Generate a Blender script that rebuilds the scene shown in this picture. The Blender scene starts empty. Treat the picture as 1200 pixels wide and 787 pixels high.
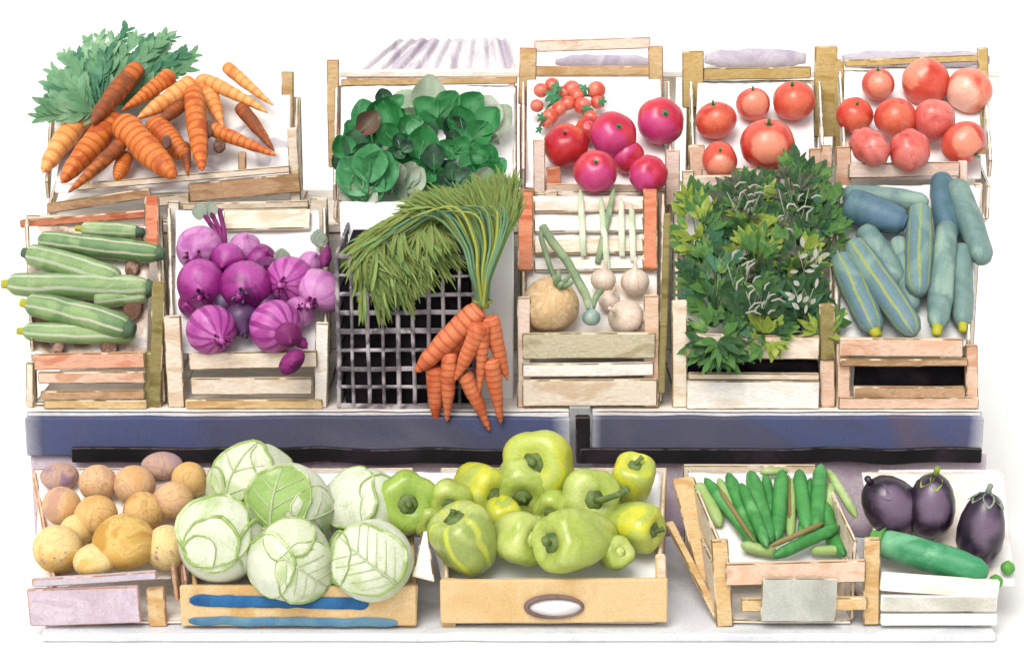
import bpy, bmesh, math, random
from mathutils import Vector as V, Matrix, Quaternion, noise as NZ

random.seed(7)
S = bpy.context.scene
C = S.collection
PI = math.pi
U = random.uniform

# ------------------------------------------------------------------ camera
PITCH, DIST, FPX = math.radians(15), 4.0, 2400.0
FWD = V((0, math.cos(PITCH), -math.sin(PITCH)))
UP = V((0, math.sin(PITCH), math.cos(PITCH)))
RT = V((1, 0, 0))


def _z(px, py, Y, zt):
    cam = V((0, 0, zt)) - FWD * DIST
    d = RT * ((px - 600) / FPX) + UP * ((393.5 - py) / FPX) + FWD
    return cam + d * ((Y - cam.y) / d.y)


ZT = -_z(600, 736, -0.46, 0).z
CAM = V((0, 0, ZT)) - FWD * DIST


def ray(px, py):
    return RT * ((px - 600) / FPX) + UP * ((393.5 - py) / FPX) + FWD


def at(px, py, Y):
    d = ray(px, py)
    return CAM + d * ((Y - CAM.y) / d.y)


def mpp(P):
    return (P - CAM).dot(FWD) / FPX


class Plane:
    """the sloping surface on which one tier of goods is heaped"""
    def __init__(s, pf, Yf, pb, Yb):
        s.a, s.b = at(600, pf, Yf), at(600, pb, Yb)
        t = (s.b - s.a).normalized()
        s.n = V((0, -t.z, t.y))
        s.pf, s.pb = pf, pb

    def on(s, px, py, off=0.0):
        d = ray(px, py)
        o = s.a + s.n * off
        return CAM + d * ((o - CAM).dot(s.n) / d.dot(s.n))


FRONT = Plane(408, 0.06, 222, 0.40)
BACK = Plane(218, 0.49, 84, 0.80)
LOW = Plane(692, -0.42, 552, -0.13)
ZS = at(600, 484, 0).z            # top of the bench
ZR = at(600, 264, 0.46).z         # top of the riser

# ------------------------------------------------------------------ materials
def lin(c, k=0.80):
    r = []
    for v in c:
        v /= 255.0
        v = v / 12.92 if v <= 0.04045 else ((v + 0.055) / 1.055) ** 2.4
        r.append(min(0.86, v * k))
    return (*r, 1)


def mat(name, cols, scale=14, rough=0.62, ring=0.0, ringcol=(90, 70, 50), stripes=0, stripecol=None, stripew=0.55, samt=0.7,
        bands=0, bandcol=None, bamt=0.6, front_patch=None, front_patch_dir=(0.93, 0.0, 0.36), front_patch_pos=(0.45, 0.75), spread=(0.34, 0.66),
        stretch=(1, 1, 1), spec=0.35, bump=0.15, trans=0.0, ends=None, grain=0.1):
    m = bpy.data.materials.new(name)
    m.use_nodes = True
    nt = m.node_tree
    N, L = nt.nodes, nt.links
    b = N['Principled BSDF']
    b.inputs['Roughness'].default_value = rough
    b.inputs['Specular IOR Level'].default_value = spec
    def node(t, **kw):
        n = N.new(t)
        for k, v in kw.items():
            setattr(n, k, v)
        return n
    def math_(op, a, c=None, clamp=False):
        n = node('ShaderNodeMath', operation=op, use_clamp=clamp)
        for i, x in enumerate((a, c)):
            if x is None:
                continue
            if isinstance(x, (int, float)):
                n.inputs[i].default_value = x
            else:
                L.new(x, n.inputs[i])
        return n.outputs[0]
    def mix(f, a, c, bt='MIX'):
        n = node('ShaderNodeMixRGB', blend_type=bt)
        for i, x in enumerate((f, a, c)):
            if isinstance(x, (int, float)):
                n.inputs[i].default_value = x
            elif isinstance(x, tuple):
                n.inputs[i].default_value = x
            else:
                L.new(x, n.inputs[i])
        return n.outputs[0]
    tc = node('ShaderNodeTexCoord')
    oi = node('ShaderNodeObjectInfo')
    r37 = math_('MULTIPLY', oi.outputs['Random'], 37.0)
    mp = node('ShaderNodeMapping')
    mp.inputs['Scale'].default_value = stretch
    L.new(tc.outputs['Object'], mp.inputs['Vector'])
    add = node('ShaderNodeVectorMath', operation='ADD')
    L.new(mp.outputs[0], add.inputs[0])
    L.new(r37, add.inputs[1])
    def nz(sc, det=3, dist=0.0, rough_=0.5):
        n = node('ShaderNodeTexNoise')
        n.inputs['Scale'].default_value = sc
        n.inputs['Detail'].default_value = det
        n.inputs['Distortion'].default_value = dist
        n.inputs['Roughness'].default_value = rough_
        L.new(add.outputs[0], n.inputs['Vector'])
        return n.outputs['Fac']
    n1 = nz(scale, 4, 0.7)
    rp = node('ShaderNodeValToRGB')
    rp.color_ramp.interpolation = 'EASE'
    el = rp.color_ramp.elements
    k = len(cols)
    while len(el) < max(k, 2):
        el.new(0.5)
    for i in range(len(el)):
        j = min(i, k - 1)
        el[i].position = spread[0] + (spread[1] - spread[0]) * (i / max(1, len(el) - 1))
        el[i].color = lin(cols[j])
    L.new(n1, rp.inputs[0])
    col = rp.outputs[0]
    if ends:                     # worn ends of a long board, along its own length
        sx = node('ShaderNodeSeparateXYZ')
        L.new(tc.outputs['Generated'], sx.inputs[0])
        e = math_('ABSOLUTE', math_('SUBTRACT', sx.outputs[0], 0.5))
        e = math_('ADD', e, math_('MULTIPLY', math_('SUBTRACT', n1, 0.5), 0.10))
        rr = node('ShaderNodeMapRange')
        rr.inputs[1].default_value, rr.inputs[2].default_value = 0.47, 0.51
        L.new(e, rr.inputs[0])
        col = mix(rr.outputs[0], col, lin(ends))
    if front_patch:  # second tint on the side rolled towards the camera
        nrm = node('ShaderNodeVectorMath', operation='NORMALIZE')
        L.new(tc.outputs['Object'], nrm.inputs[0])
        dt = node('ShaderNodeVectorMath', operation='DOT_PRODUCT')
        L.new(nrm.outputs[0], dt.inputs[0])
        dt.inputs[1].default_value = front_patch_dir
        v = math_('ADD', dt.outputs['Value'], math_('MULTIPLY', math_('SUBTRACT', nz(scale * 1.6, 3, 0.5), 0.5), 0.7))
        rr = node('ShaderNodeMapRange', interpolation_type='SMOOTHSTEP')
        rr.inputs[1].default_value, rr.inputs[2].default_value = front_patch_pos
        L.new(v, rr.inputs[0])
        col = mix(math_('MULTIPLY', rr.outputs[0], 0.9), col, lin(front_patch))
    if stripes or bands:
        uv = node('ShaderNodeSeparateXYZ')
        L.new(tc.outputs['UV'], uv.inputs[0])
        wob = math_('MULTIPLY', math_('SUBTRACT', nz(scale * 1.2, 2), 0.5), 3.2)
        for ax, cnt, cc, amt in ((0, stripes, stripecol, samt), (1, bands, bandcol, bamt)):
            if not cnt:
                continue
            sn = math_('SINE', math_('ADD', math_('MULTIPLY', uv.outputs[ax], 2 * PI * cnt), wob))
            rr = node('ShaderNodeMapRange', interpolation_type='SMOOTHSTEP')
            rr.inputs[1].default_value, rr.inputs[2].default_value = stripew, min(1.0, stripew + 0.35)
            L.new(sn, rr.inputs[0])
            col = mix(math_('MULTIPLY', math_('MULTIPLY', rr.outputs[0], amt), math_('ADD', nz(scale * 0.8, 2), 0.35), True), col, lin(cc))
    if ring:
        r2 = node('ShaderNodeValToRGB')
        e2 = r2.color_ramp.elements
        e2[0].position, e2[0].color = 0.47, (0, 0, 0, 1)
        e2[1].position, e2[1].color = 0.50, (1, 1, 1, 1)
        q = e2.new(0.515)
        q.color = (0, 0, 0, 1)
        L.new(n1, r2.inputs[0])
        col = mix(math_('MULTIPLY', r2.outputs[0], ring), col, lin(ringcol))
    if grain:
        g = nz(260, 3)
        gr = node('ShaderNodeMapRange')
        gr.inputs[3].default_value, gr.inputs[4].default_value = 1 - grain, 1 + grain
        gr.inputs[1].default_value, gr.inputs[2].default_value = 0.3, 0.7
        L.new(g, gr.inputs[0])
        col = mix(1.0, col, gr.outputs[0], 'MULTIPLY')
    L.new(col, b.inputs['Base Color'])
    if bump:
        bp = node('ShaderNodeBump')
        bp.inputs['Strength'].default_value = bump
        bp.inputs['Distance'].default_value = 0.004
        L.new(nz(scale * 6, 4), bp.inputs['Height'])
        L.new(bp.outputs[0], b.inputs['Normal'])
    if trans:
        t = node('ShaderNodeBsdfTranslucent')
        L.new(col, t.inputs['Color'])
        ms = node('ShaderNodeMixShader')
        ms.inputs[0].default_value = trans
        L.new(b.outputs[0], ms.inputs[1])
        L.new(t.outputs[0], ms.inputs[2])
        L.new(ms.outputs[0], N['Material Output'].inputs['Surface'])
    return m


WOODGRAIN = dict(stretch=(0.35, 1, 1), scale=26, rough=0.75, spec=0.2, bump=0.25)
M = {}
M['wall'] = mat('white_plaster', [(250, 249, 247), (255, 254, 252)], scale=2, rough=0.9, spec=0.1, grain=0.02, bump=0.05)
M['ground'] = mat('white_concrete', [(250, 249, 247), (255, 255, 253)], scale=2, rough=0.9, spec=0.1, grain=0.02, bump=0.05)
M['ground_shade'] = mat('painted_ground_shade', [(214, 215, 220), (234, 235, 238), (224, 225, 230)], scale=5, rough=0.9, spec=0.1, ring=0.25, ringcol=(170, 172, 180))  # grey standing in for the shadow on the ground
M['cream'] = mat('cream_wood', [(232, 210, 184), (243, 228, 208), (222, 196, 166)], **WOODGRAIN)
M['white_wood'] = mat('whitened_wood', [(248, 240, 228), (253, 248, 240), (240, 228, 212)], **WOODGRAIN)
M['peach'] = mat('peach_wood', [(228, 184, 154), (238, 204, 180), (216, 166, 134)], ring=0.3, ringcol=(190, 140, 110), **WOODGRAIN)
M['pink'] = mat('pale_pink_wood', [(240, 210, 194), (246, 224, 210), (232, 198, 180)], **WOODGRAIN)
M['terra'] = mat('terracotta_wood', [(206, 116, 82), (222, 146, 112), (192, 100, 68)], ring=0.3, ringcol=(150, 80, 50), **WOODGRAIN)
M['salmon'] = mat('salmon_wood', [(224, 158, 128), (236, 182, 154), (214, 140, 110)], ring=0.35, ringcol=(180, 110, 80), **WOODGRAIN)
M['tan'] = mat('tan_wood', [(216, 178, 124), (228, 198, 150), (206, 164, 108)], ring=0.3, ringcol=(170, 130, 70), **WOODGRAIN)
M['ochre'] = mat('ochre_wood', [(206, 174, 108), (220, 192, 130), (190, 158, 92)], ring=0.3, ringcol=(140, 110, 50), **WOODGRAIN)
M['brown'] = mat('brown_wood', [(190, 148, 112), (206, 168, 132), (168, 128, 92)], ring=0.4, ringcol=(120, 90, 60), **WOODGRAIN)
M['olive'] = mat('olive_wood', [(142, 126, 74), (160, 146, 96), (122, 108, 60)], ring=0.3, ringcol=(90, 80, 40), **WOODGRAIN)
M['greyolive'] = mat('grey_olive_wood', [(194, 182, 150), (210, 200, 172), (178, 164, 130)], ring=0.3, ringcol=(140, 128, 90), **WOODGRAIN)
M['edge'] = mat('dark_worn_edge', [(128, 110, 70), (150, 130, 90), (228, 212, 184)], spread=(.42, .6), scale=18, rough=0.8, spec=0.1, bump=0)
M['edge_pink'] = mat('pinkish_worn_edge', [(206, 160, 134), (170, 128, 100), (232, 196, 174)], scale=22, rough=0.8, spec=0.1, bump=0)
M['edge_dark'] = mat('black_worn_edge', [(52, 46, 48), (84, 76, 78), (38, 34, 36)], scale=22, rough=0.8, spec=0.1, bump=0)
M['paper'] = mat('white_paper', [(254, 252, 250), (255, 254, 252)], scale=9, rough=0.9, spec=0.1, bump=0.1, grain=0.02)
M['paper_stained'] = mat('stained_paper', [(254, 252, 250), (250, 246, 242), (206, 200, 204)], scale=13, spread=(0.42, 0.6), rough=0.9, spec=0.1, bump=0.1, grain=0.05)
M['paper_cream'] = mat('cream_paper', [(253, 246, 236), (255, 252, 246), (246, 230, 212)], scale=9, rough=0.9, spec=0.1, bump=0.1, grain=0.03)
M['paper_brown'] = mat('soiled_paper', [(252, 244, 236), (226, 204, 184), (160, 134, 112)], scale=12, spread=(0.42, 0.62), ring=0.2, rough=0.9, spec=0.1, bump=0.1, grain=0.05)
M['slate'] = mat('slate_blue_paint', [(100, 99, 116), (88, 88, 108), (82, 90, 126), (98, 90, 110)], scale=2.6, rough=0.75, spec=0.15, ring=0.2, ringcol=(76, 72, 92), ends=(196, 197, 204), stretch=(0.8, 1, 1.2))
M['black'] = mat('black_rubber', [(18, 15, 18), (28, 24, 28), (48, 38, 46)], scale=6, rough=0.7, spec=0.2)
M['void'] = mat('black_shade', [(22, 18, 22), (40, 34, 38)], scale=14, rough=0.9, spec=0.05)  # black that paints the shade inside slat gaps and lattice holes
M['mauve'] = mat('mauve_shade_and_box', [(200, 180, 192), (216, 200, 210), (182, 162, 176)], scale=7, rough=0.95, spec=0.05, ring=0.3, ringcol=(150, 130, 146))  # potato box front, and the sheets painting shade under the benches
M['lilac'] = mat('lilac_cloth', [(190, 180, 194), (206, 198, 208), (176, 164, 182)], scale=9, rough=0.95, spec=0.05, ring=0.2, ringcol=(160, 148, 166))
M['lilacpale'] = mat('pale_lilac_cloth', [(216, 208, 216), (232, 226, 230), (198, 188, 200)], scale=16, rough=0.95, spec=0.05, stretch=(1, 1, 0.5))
M['plastic'] = mat('grey_plastic', [(158, 150, 154), (96, 88, 94), (190, 182, 184)], scale=16, rough=0.5)
M['carrot'] = mat('carrot_skin', [(206, 104, 38), (222, 132, 58), (188, 86, 30)], scale=16, rough=0.55, bands=13, bandcol=(184, 70, 28), bamt=0.8, stripew=0.35)
M['carrot_pale'] = mat('pale_carrot_skin', [(240, 160, 84), (244, 178, 104), (230, 136, 62)], scale=14, rough=0.55, bands=10, bandcol=(218, 104, 54), bamt=0.6, stripew=0.4)
M['carrot_brown'] = mat('earthy_carrot_skin', [(178, 92, 40), (134, 76, 42), (206, 112, 48)], scale=16, rough=0.65, bands=12, bandcol=(140, 66, 28), bamt=0.8, stripew=0.35)
M['carrot_red'] = mat('red_orange_carrot_skin', [(212, 110, 66), (224, 132, 88), (200, 94, 52)], scale=14, rough=0.55, bands=12, bandcol=(178, 70, 38), bamt=0.7, stripew=0.4)
M['soil'] = mat('soil', [(140, 108, 88), (112, 84, 70), (166, 138, 118)], scale=30, rough=0.95, spec=0.05)
M['frond'] = mat('carrot_frond', [(136, 184, 140), (112, 166, 118), (164, 204, 162)], scale=9, rough=0.6, trans=0.25)
M['frond_dark'] = mat('dark_frond', [(82, 146, 108), (70, 130, 94), (104, 160, 120)], scale=12, rough=0.6, trans=0.2)
M['stalk'] = mat('green_stalk', [(124, 152, 74), (108, 142, 76), (142, 162, 82)], scale=8, rough=0.6)
M['stalk_teal'] = mat('teal_stalk', [(108, 146, 108), (94, 136, 104)], scale=8, rough=0.6)
M['stalk_yellow'] = mat('yellow_stalk', [(164, 168, 66), (146, 156, 68)], scale=8, rough=0.6)
M['stalk_olive'] = mat('olive_stalk', [(122, 140, 64), (134, 150, 74), (102, 124, 58)], scale=8, rough=0.6, trans=0.15)
M['leek'] = mat('pale_leek', [(206, 214, 184), (220, 226, 202), (192, 204, 168)], scale=10, rough=0.6)
M['leek_dark'] = mat('leek_green', [(152, 170, 128), (130, 152, 114), (176, 190, 150)], scale=10, rough=0.6)
CG = dict(rough=0.5, spec=0.4)
M['courgette'] = mat('courgette_skin', [(144, 170, 112), (126, 156, 96), (162, 184, 128)], scale=12, stripes=6, stripecol=(196, 204, 178), stripew=0.5, samt=0.9, **CG)
M['courgette_dark'] = mat('dark_courgette_skin', [(118, 150, 92), (98, 134, 82), (138, 166, 106)], scale=12, stripes=6, stripecol=(206, 202, 180), stripew=0.62, samt=0.9, **CG)
M['bluecourgette'] = mat('blue_green_skin', [(128, 156, 144), (110, 138, 132), (152, 178, 162)], scale=11, ring=0.35, ringcol=(92, 124, 130), stripes=5, stripecol=(108, 144, 146), stripew=0.5, samt=0.5, **CG)
M['bluecourgette_deep'] = mat('deep_blue_green_skin', [(92, 126, 134), (76, 110, 122), (94, 124, 148)], scale=11, ring=0.4, ringcol=(60, 92, 110), **CG)
M['bluecourgette_yellow'] = mat('yellow_lined_skin', [(126, 156, 148), (104, 136, 138), (104, 130, 146)], scale=11, ring=0.35, ringcol=(92, 124, 130), stripes=7, stripecol=(160, 168, 72), stripew=0.62, samt=0.95, **CG)
M['yellowtip'] = mat('yellow_tip', [(190, 186, 50), (168, 168, 44)], scale=20)
M['greentip'] = mat('dark_green_tip', [(86, 112, 84), (70, 96, 72)], scale=20)
ON = dict(rough=0.42, spec=0.45)
M['onion'] = mat('purple_onion', [(138, 24, 114), (164, 44, 138), (100, 22, 90)], scale=16, ring=0.4, ringcol=(96, 24, 88), front_patch=(182, 78, 160), front_patch_pos=(.6, .9), **ON)
M['onion_striped'] = mat('striped_onion', [(186, 80, 164), (202, 110, 182), (168, 60, 146)], scale=14, stripes=11, stripecol=(146, 40, 128), stripew=0.25, samt=1.0, **ON)
M['onion_pale'] = mat('pale_onion', [(192, 108, 176), (208, 142, 194), (172, 84, 156)], scale=14, stripes=8, stripecol=(180, 100, 170), stripew=0.6, **ON)
M['onion_dark'] = mat('dark_onion', [(74, 46, 84), (96, 60, 104), (58, 40, 72)], scale=16, **ON)
M['root'] = mat('magenta_root', [(110, 22, 88), (134, 34, 108), (80, 20, 70)], scale=24)
M['greygreen'] = mat('grey_green_leaf', [(150, 164, 144), (170, 180, 160)], scale=16, trans=0.2)
M['spinach'] = mat('spinach_leaf', [(52, 144, 74), (40, 126, 62), (84, 164, 100)], scale=12, rough=0.5, ring=0.25, ringcol=(40, 90, 50), trans=0.15, front_patch=None)
M['spinach_light'] = mat('light_spinach_leaf', [(98, 176, 118), (78, 158, 98), (130, 194, 144)], scale=12, rough=0.5, ring=0.25, ringcol=(60, 120, 70), trans=0.2)
M['spinach_dark'] = mat('dark_spinach_leaf', [(54, 92, 64), (44, 72, 56), (66, 110, 74)], scale=12, rough=0.5, ring=0.25, ringcol=(36, 44, 40))
M['spinach_red'] = mat('reddish_leaf', [(112, 74, 60), (92, 80, 60), (126, 66, 58)], scale=12, rough=0.5)
M['spinach_pale'] = mat('pale_outer_leaf', [(200, 212, 188), (184, 200, 172), (214, 222, 204)], scale=12, rough=0.6, trans=0.2)
M['rosy'] = mat('rosy_stalk', [(196, 160, 144), (180, 146, 128)], scale=14)
TM = dict(rough=0.3, spec=0.5, bump=0.05)
M['tomato'] = mat('red_tomato', [(212, 66, 44), (222, 86, 62), (196, 52, 36)], scale=12, front_patch=(232, 118, 86), front_patch_pos=(.6, .85), ring=0.3, ringcol=(190, 50, 36), **TM)
M['tomato_pale'] = mat('coral_tomato', [(214, 74, 54), (224, 92, 72), (202, 60, 44)], scale=12, front_patch=(242, 152, 122), front_patch_pos=(0.62, 0.8), ring=0.2, ringcol=(200, 66, 50), **TM)
M['tomato_peach'] = mat('peach_tomato', [(230, 120, 94), (236, 144, 116), (222, 96, 74)], scale=12, front_patch=(248, 196, 172), ring=0.2, ringcol=(210, 90, 70), **TM)
M['tomato_deep'] = mat('deep_coral_tomato', [(216, 90, 80), (224, 110, 100), (200, 70, 62)], scale=14, ring=0.45, ringcol=(176, 44, 44), front_patch=(230, 126, 114), **TM)
M['pink_tomato'] = mat('pink_tomato', [(206, 46, 76), (198, 38, 70), (214, 62, 74)], scale=11, front_patch=(206, 66, 130), front_patch_pos=(0.35, 0.72), ring=0.4, ringcol=(190, 40, 70), **TM)
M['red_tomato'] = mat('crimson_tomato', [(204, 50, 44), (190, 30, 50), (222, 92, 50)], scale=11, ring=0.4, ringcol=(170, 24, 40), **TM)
M['cherry'] = mat('cherry_tomato', [(222, 82, 58), (230, 104, 80), (206, 62, 46)], scale=30, front_patch=(238, 132, 108), **TM)
M['calyx'] = mat('green_calyx', [(54, 130, 84), (72, 146, 98)], scale=30)
M['calyx_olive'] = mat('olive_calyx', [(110, 124, 70), (90, 110, 60)], scale=30)
M['celeriac'] = mat('celeriac_skin', [(228, 196, 150), (214, 178, 128), (238, 208, 170)], scale=36, rough=0.8, ring=0.3, ringcol=(236, 196, 170), bump=0.5)
M['white_onion'] = mat('pale_onion_skin', [(218, 196, 172), (232, 212, 194), (204, 180, 156)], scale=14, stripes=9, stripecol=(196, 164, 140), stripew=0.75, samt=.4, **ON)
M['bulb_blue'] = mat('blue_grey_bulb', [(140, 164, 160), (160, 178, 160), (120, 150, 152)], scale=20, **ON)
HB = dict(scale=20, rough=0.6, trans=0.2, spec=0.2)
M['herb_dark'] = mat('dark_herb', [(70, 106, 62), (58, 94, 60), (86, 116, 74)], **HB)
M['herb_mid'] = mat('mid_herb', [(96, 140, 70), (84, 128, 66), (116, 154, 80)], **HB)
M['herb_teal'] = mat('bluish_herb', [(70, 122, 88), (86, 136, 102)], **HB)
M['herb_light'] = mat('light_herb', [(162, 178, 74), (146, 166, 68), (182, 194, 100)], **HB)
M['herb_greyed'] = mat('greyed_herb', [(104, 112, 88), (88, 98, 78), (124, 130, 104)], **HB)
M['herb_grey'] = mat('grey_stem', [(160, 160, 146), (180, 178, 164)], scale=20, rough=0.7)
PT = dict(rough=0.8, spec=0.2)
M['potato_tan'] = mat('tan_potato', [(216, 168, 100), (228, 188, 126), (198, 146, 78)], scale=14, ring=0.55, ringcol=(176, 130, 60), **PT)
M['potato_yellow'] = mat('yellow_potato', [(216, 172, 92), (228, 190, 116), (198, 152, 72)], scale=14, ring=0.5, ringcol=(170, 124, 50), **PT)
M['potato_pale'] = mat('pale_potato', [(232, 198, 128), (238, 212, 152), (220, 178, 102)], scale=14, ring=0.35, ringcol=(180, 140, 90), **PT)
M['potato_pink'] = mat('pinkish_potato', [(218, 170, 116), (228, 188, 142), (200, 156, 132)], scale=14, ring=0.5, ringcol=(170, 124, 80), **PT)
M['potato_shade_and_eyes'] = mat('mauve_shadow_and_eyes', [(178, 148, 150), (200, 164, 140), (154, 126, 146)], scale=14, ring=0.4, ringcol=(120, 96, 124), **PT)  # potato eyes, and mauve painting the shadow at the back of the heap
CB = dict(scale=10, rough=0.55, spec=0.3, trans=0.1, bump=0.2)
M['cabbage'] = mat('white_cabbage', [(220, 226, 200), (232, 236, 214), (204, 216, 172)], **CB)
M['cabbage_leaf'] = mat('pale_cabbage_leaf', [(216, 224, 188), (230, 236, 208), (196, 212, 156)], **CB)
M['cabbage_green'] = mat('green_cabbage_leaf', [(172, 200, 122), (156, 188, 104), (206, 222, 168)], ring=0.3, ringcol=(140, 172, 90), **CB)
M['cabbage_rim'] = mat('green_leaf_rim', [(168, 190, 114), (148, 174, 94), (206, 218, 168)], scale=18, rough=0.6)
M['cabbage_vein'] = mat('leaf_vein', [(196, 206, 168), (182, 196, 150)], scale=18, rough=0.6)
M['cabbage_stalk'] = mat('pale_stalk', [(176, 184, 140), (190, 196, 160)], scale=18, rough=0.6)
PP = dict(scale=11, rough=0.32, spec=0.5, bump=0.05)
M['pepper_green'] = mat('green_pepper', [(168, 194, 84), (152, 182, 70), (184, 206, 106)], ring=0.25, ringcol=(90, 130, 40), **PP)
M['pepper_lime'] = mat('lime_pepper', [(186, 200, 98), (170, 188, 84), (198, 210, 120)], ring=0.25, ringcol=(130, 140, 60), **PP)
M['pepper_yellow'] = mat('yellow_green_pepper', [(190, 202, 92), (214, 212, 60), (176, 190, 84)], spread=(0.4, 0.6), **PP)
M['pepper_olive'] = mat('olive_pepper', [(168, 184, 92), (152, 170, 84), (184, 196, 112)], stripes=6, stripecol=(206, 212, 74), stripew=0.7, samt=1, **PP)
M['pepper_stem'] = mat('pepper_stem', [(96, 116, 62), (112, 132, 70), (80, 98, 54)], scale=26)
M['bean'] = mat('green_bean', [(84, 160, 84), (66, 142, 70), (106, 176, 104)], scale=11, rough=0.45, ring=0.25, ringcol=(50, 110, 50))
M['bean_pale'] = mat('pale_bean', [(176, 200, 130), (160, 188, 112), (190, 210, 150)], scale=11, rough=0.5)
M['bean_olive'] = mat('olive_stick', [(150, 134, 84), (132, 116, 70)], scale=11, rough=0.6)
M['aubergine'] = mat('aubergine_skin', [(52, 38, 56), (38, 27, 42), (74, 56, 78)], scale=11, rough=0.28, spec=0.5, bump=0.03, front_patch=(118, 96, 120), front_patch_pos=(0.6, 0.9))
M['aub_calyx'] = mat('yellow_green_calyx', [(150, 164, 66), (128, 148, 62)], scale=20)
M['cucumber'] = mat('cucumber_skin', [(80, 164, 112), (62, 146, 96), (120, 186, 140)], scale=10, rough=0.45, ring=0.25, ringcol=(50, 120, 80))
M['lime'] = mat('lime_skin', [(98, 166, 74), (84, 150, 62)], scale=30, rough=0.45)
M['carton'] = mat('tan_cardboard', [(218, 182, 128), (228, 198, 150), (208, 168, 110)], scale=7, rough=0.9, spec=0.1, ring=0.2, ringcol=(190, 150, 92))
M['blue'] = mat('blue_paint', [(24, 92, 150), (40, 104, 156), (20, 78, 130)], scale=9, rough=0.7)
M['blue_grey'] = mat('faded_blue_paint', [(80, 128, 160), (100, 142, 164), (70, 116, 150)], scale=9, rough=0.7)
M['brown_rim'] = mat('brown_rim', [(112, 88, 82), (132, 110, 104), (94, 72, 68)], scale=16, rough=.8, spec=.1)
M['tag'] = mat('grey_card', [(184, 186, 176), (196, 198, 188), (174, 174, 164)], scale=7, rough=0.9, spec=0.1, ring=0.25, ringcol=(150, 146, 134))
M['greystripe'] = mat('grey_beige_band', [(206, 204, 190), (220, 218, 206), (194, 190, 176)], scale=7, rough=0.9, spec=0.1)

# ------------------------------------------------------------------ mesh helpers
def BM():
    b = bmesh.new()
    b.loops.layers.uv.new('UVMap')
    return b


def obj(name, bm, mats, parent=None, loc=None, smooth=True, quat=None, solid=0):
    """link a bmesh as one mesh object; loc moves the origin there while the shape stays put"""
    bmesh.ops.recalc_face_normals(bm, faces=bm.faces)
    if loc is not None and quat is None:
        bmesh.ops.translate(bm, verts=bm.verts, vec=-V(loc))
    me = bpy.data.meshes.new(name)
    for f in bm.faces:
        f.smooth = smooth
    bm.to_mesh(me)
    bm.free()
    for m in (mats if isinstance(mats, (list, tuple)) else [mats]):
        me.materials.append(M[m] if isinstance(m, str) else m)
    o = bpy.data.objects.new(name, me)
    C.objects.link(o)
    if parent:
        o.parent = parent
        if loc is not None and quat is None:
            o.location = V(loc) - parent.location if not parent.get('_rot') else V(loc)
    elif loc is not None:
        o.location = loc
    if quat is not None:
        o.rotation_mode = 'QUATERNION'
        o.rotation_quaternion = quat
    if solid:
        md = o.modifiers.new('thickness', 'SOLIDIFY')
        md.thickness = solid
        md.offset = 0
    return o


def tag(o, label=None, cat=None, group=None, kind=None):
    for k, v in (('label', label), ('category', cat), ('group', group), ('kind', kind)):
        if v:
            o[k] = v
    return o


def empty(name, loc, label, cat, group=None, quat=None):
    o = bpy.data.objects.new(name, None)
    o.empty_display_size = 0.05
    C.objects.link(o)
    o.location = loc
    if quat is not None:
        o.rotation_mode = 'QUATERNION'
        o.rotation_quaternion = quat
    return tag(o, label, cat, group)


def quv(f, uvl, uvs):
    for l, t in zip(f.loops, uvs):
        l[uvl].uv = t


def tube(bm, pts, rad, seg=10, mi=0, flat=(1, 1), up=None):
    uvl = bm.loops.layers.uv.active
    pts = [V(p) for p in pts]
    n = len(pts)
    T = [(pts[min(i + 1, n - 1)] - pts[max(i - 1, 0)]).normalized() for i in range(n)]
    a = V(up) if up is not None else (V((0, 0, 1)) if abs(T[0].z) < 0.9 else V((1, 0, 0)))
    a = (a - T[0] * a.dot(T[0])).normalized()
    rings = []
    for i in range(n):
        a = (a - T[i] * a.dot(T[i]))
        a = a.normalized() if a.length > 1e-6 else T[i].orthogonal().normalized()
        b = T[i].cross(a)
        r = rad[i] if isinstance(rad, (list, tuple)) else rad
        rings.append([bm.verts.new(pts[i] + a * (math.cos(2 * PI * k / seg) * r * flat[0]) + b * (math.sin(2 * PI * k / seg) * r * flat[1])) for k in range(seg)])
    for i in range(n - 1):
        for k in range(seg):
            k2 = (k + 1) % seg
            f = bm.faces.new((rings[i][k], rings[i][k2], rings[i + 1][k2], rings[i + 1][k]))
            f.material_index = mi
            quv(f, uvl, ((k / seg, i / (n - 1)), ((k + 1) / seg, i / (n - 1)), ((k + 1) / seg, (i + 1) / (n - 1)), (k / seg, (i + 1) / (n - 1))))
    for e, q in ((0, 0.0), (n - 1, 1.0)):
        c = bm.verts.new(pts[e])
        for k in range(seg):
            f = bm.faces.new((rings[e][k], rings[e][(k + 1) % seg], c))
            f.material_index = mi
            quv(f, uvl, ((k / seg, q), ((k + 1) / seg, q), (k / seg, q)))
    return bm


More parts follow.
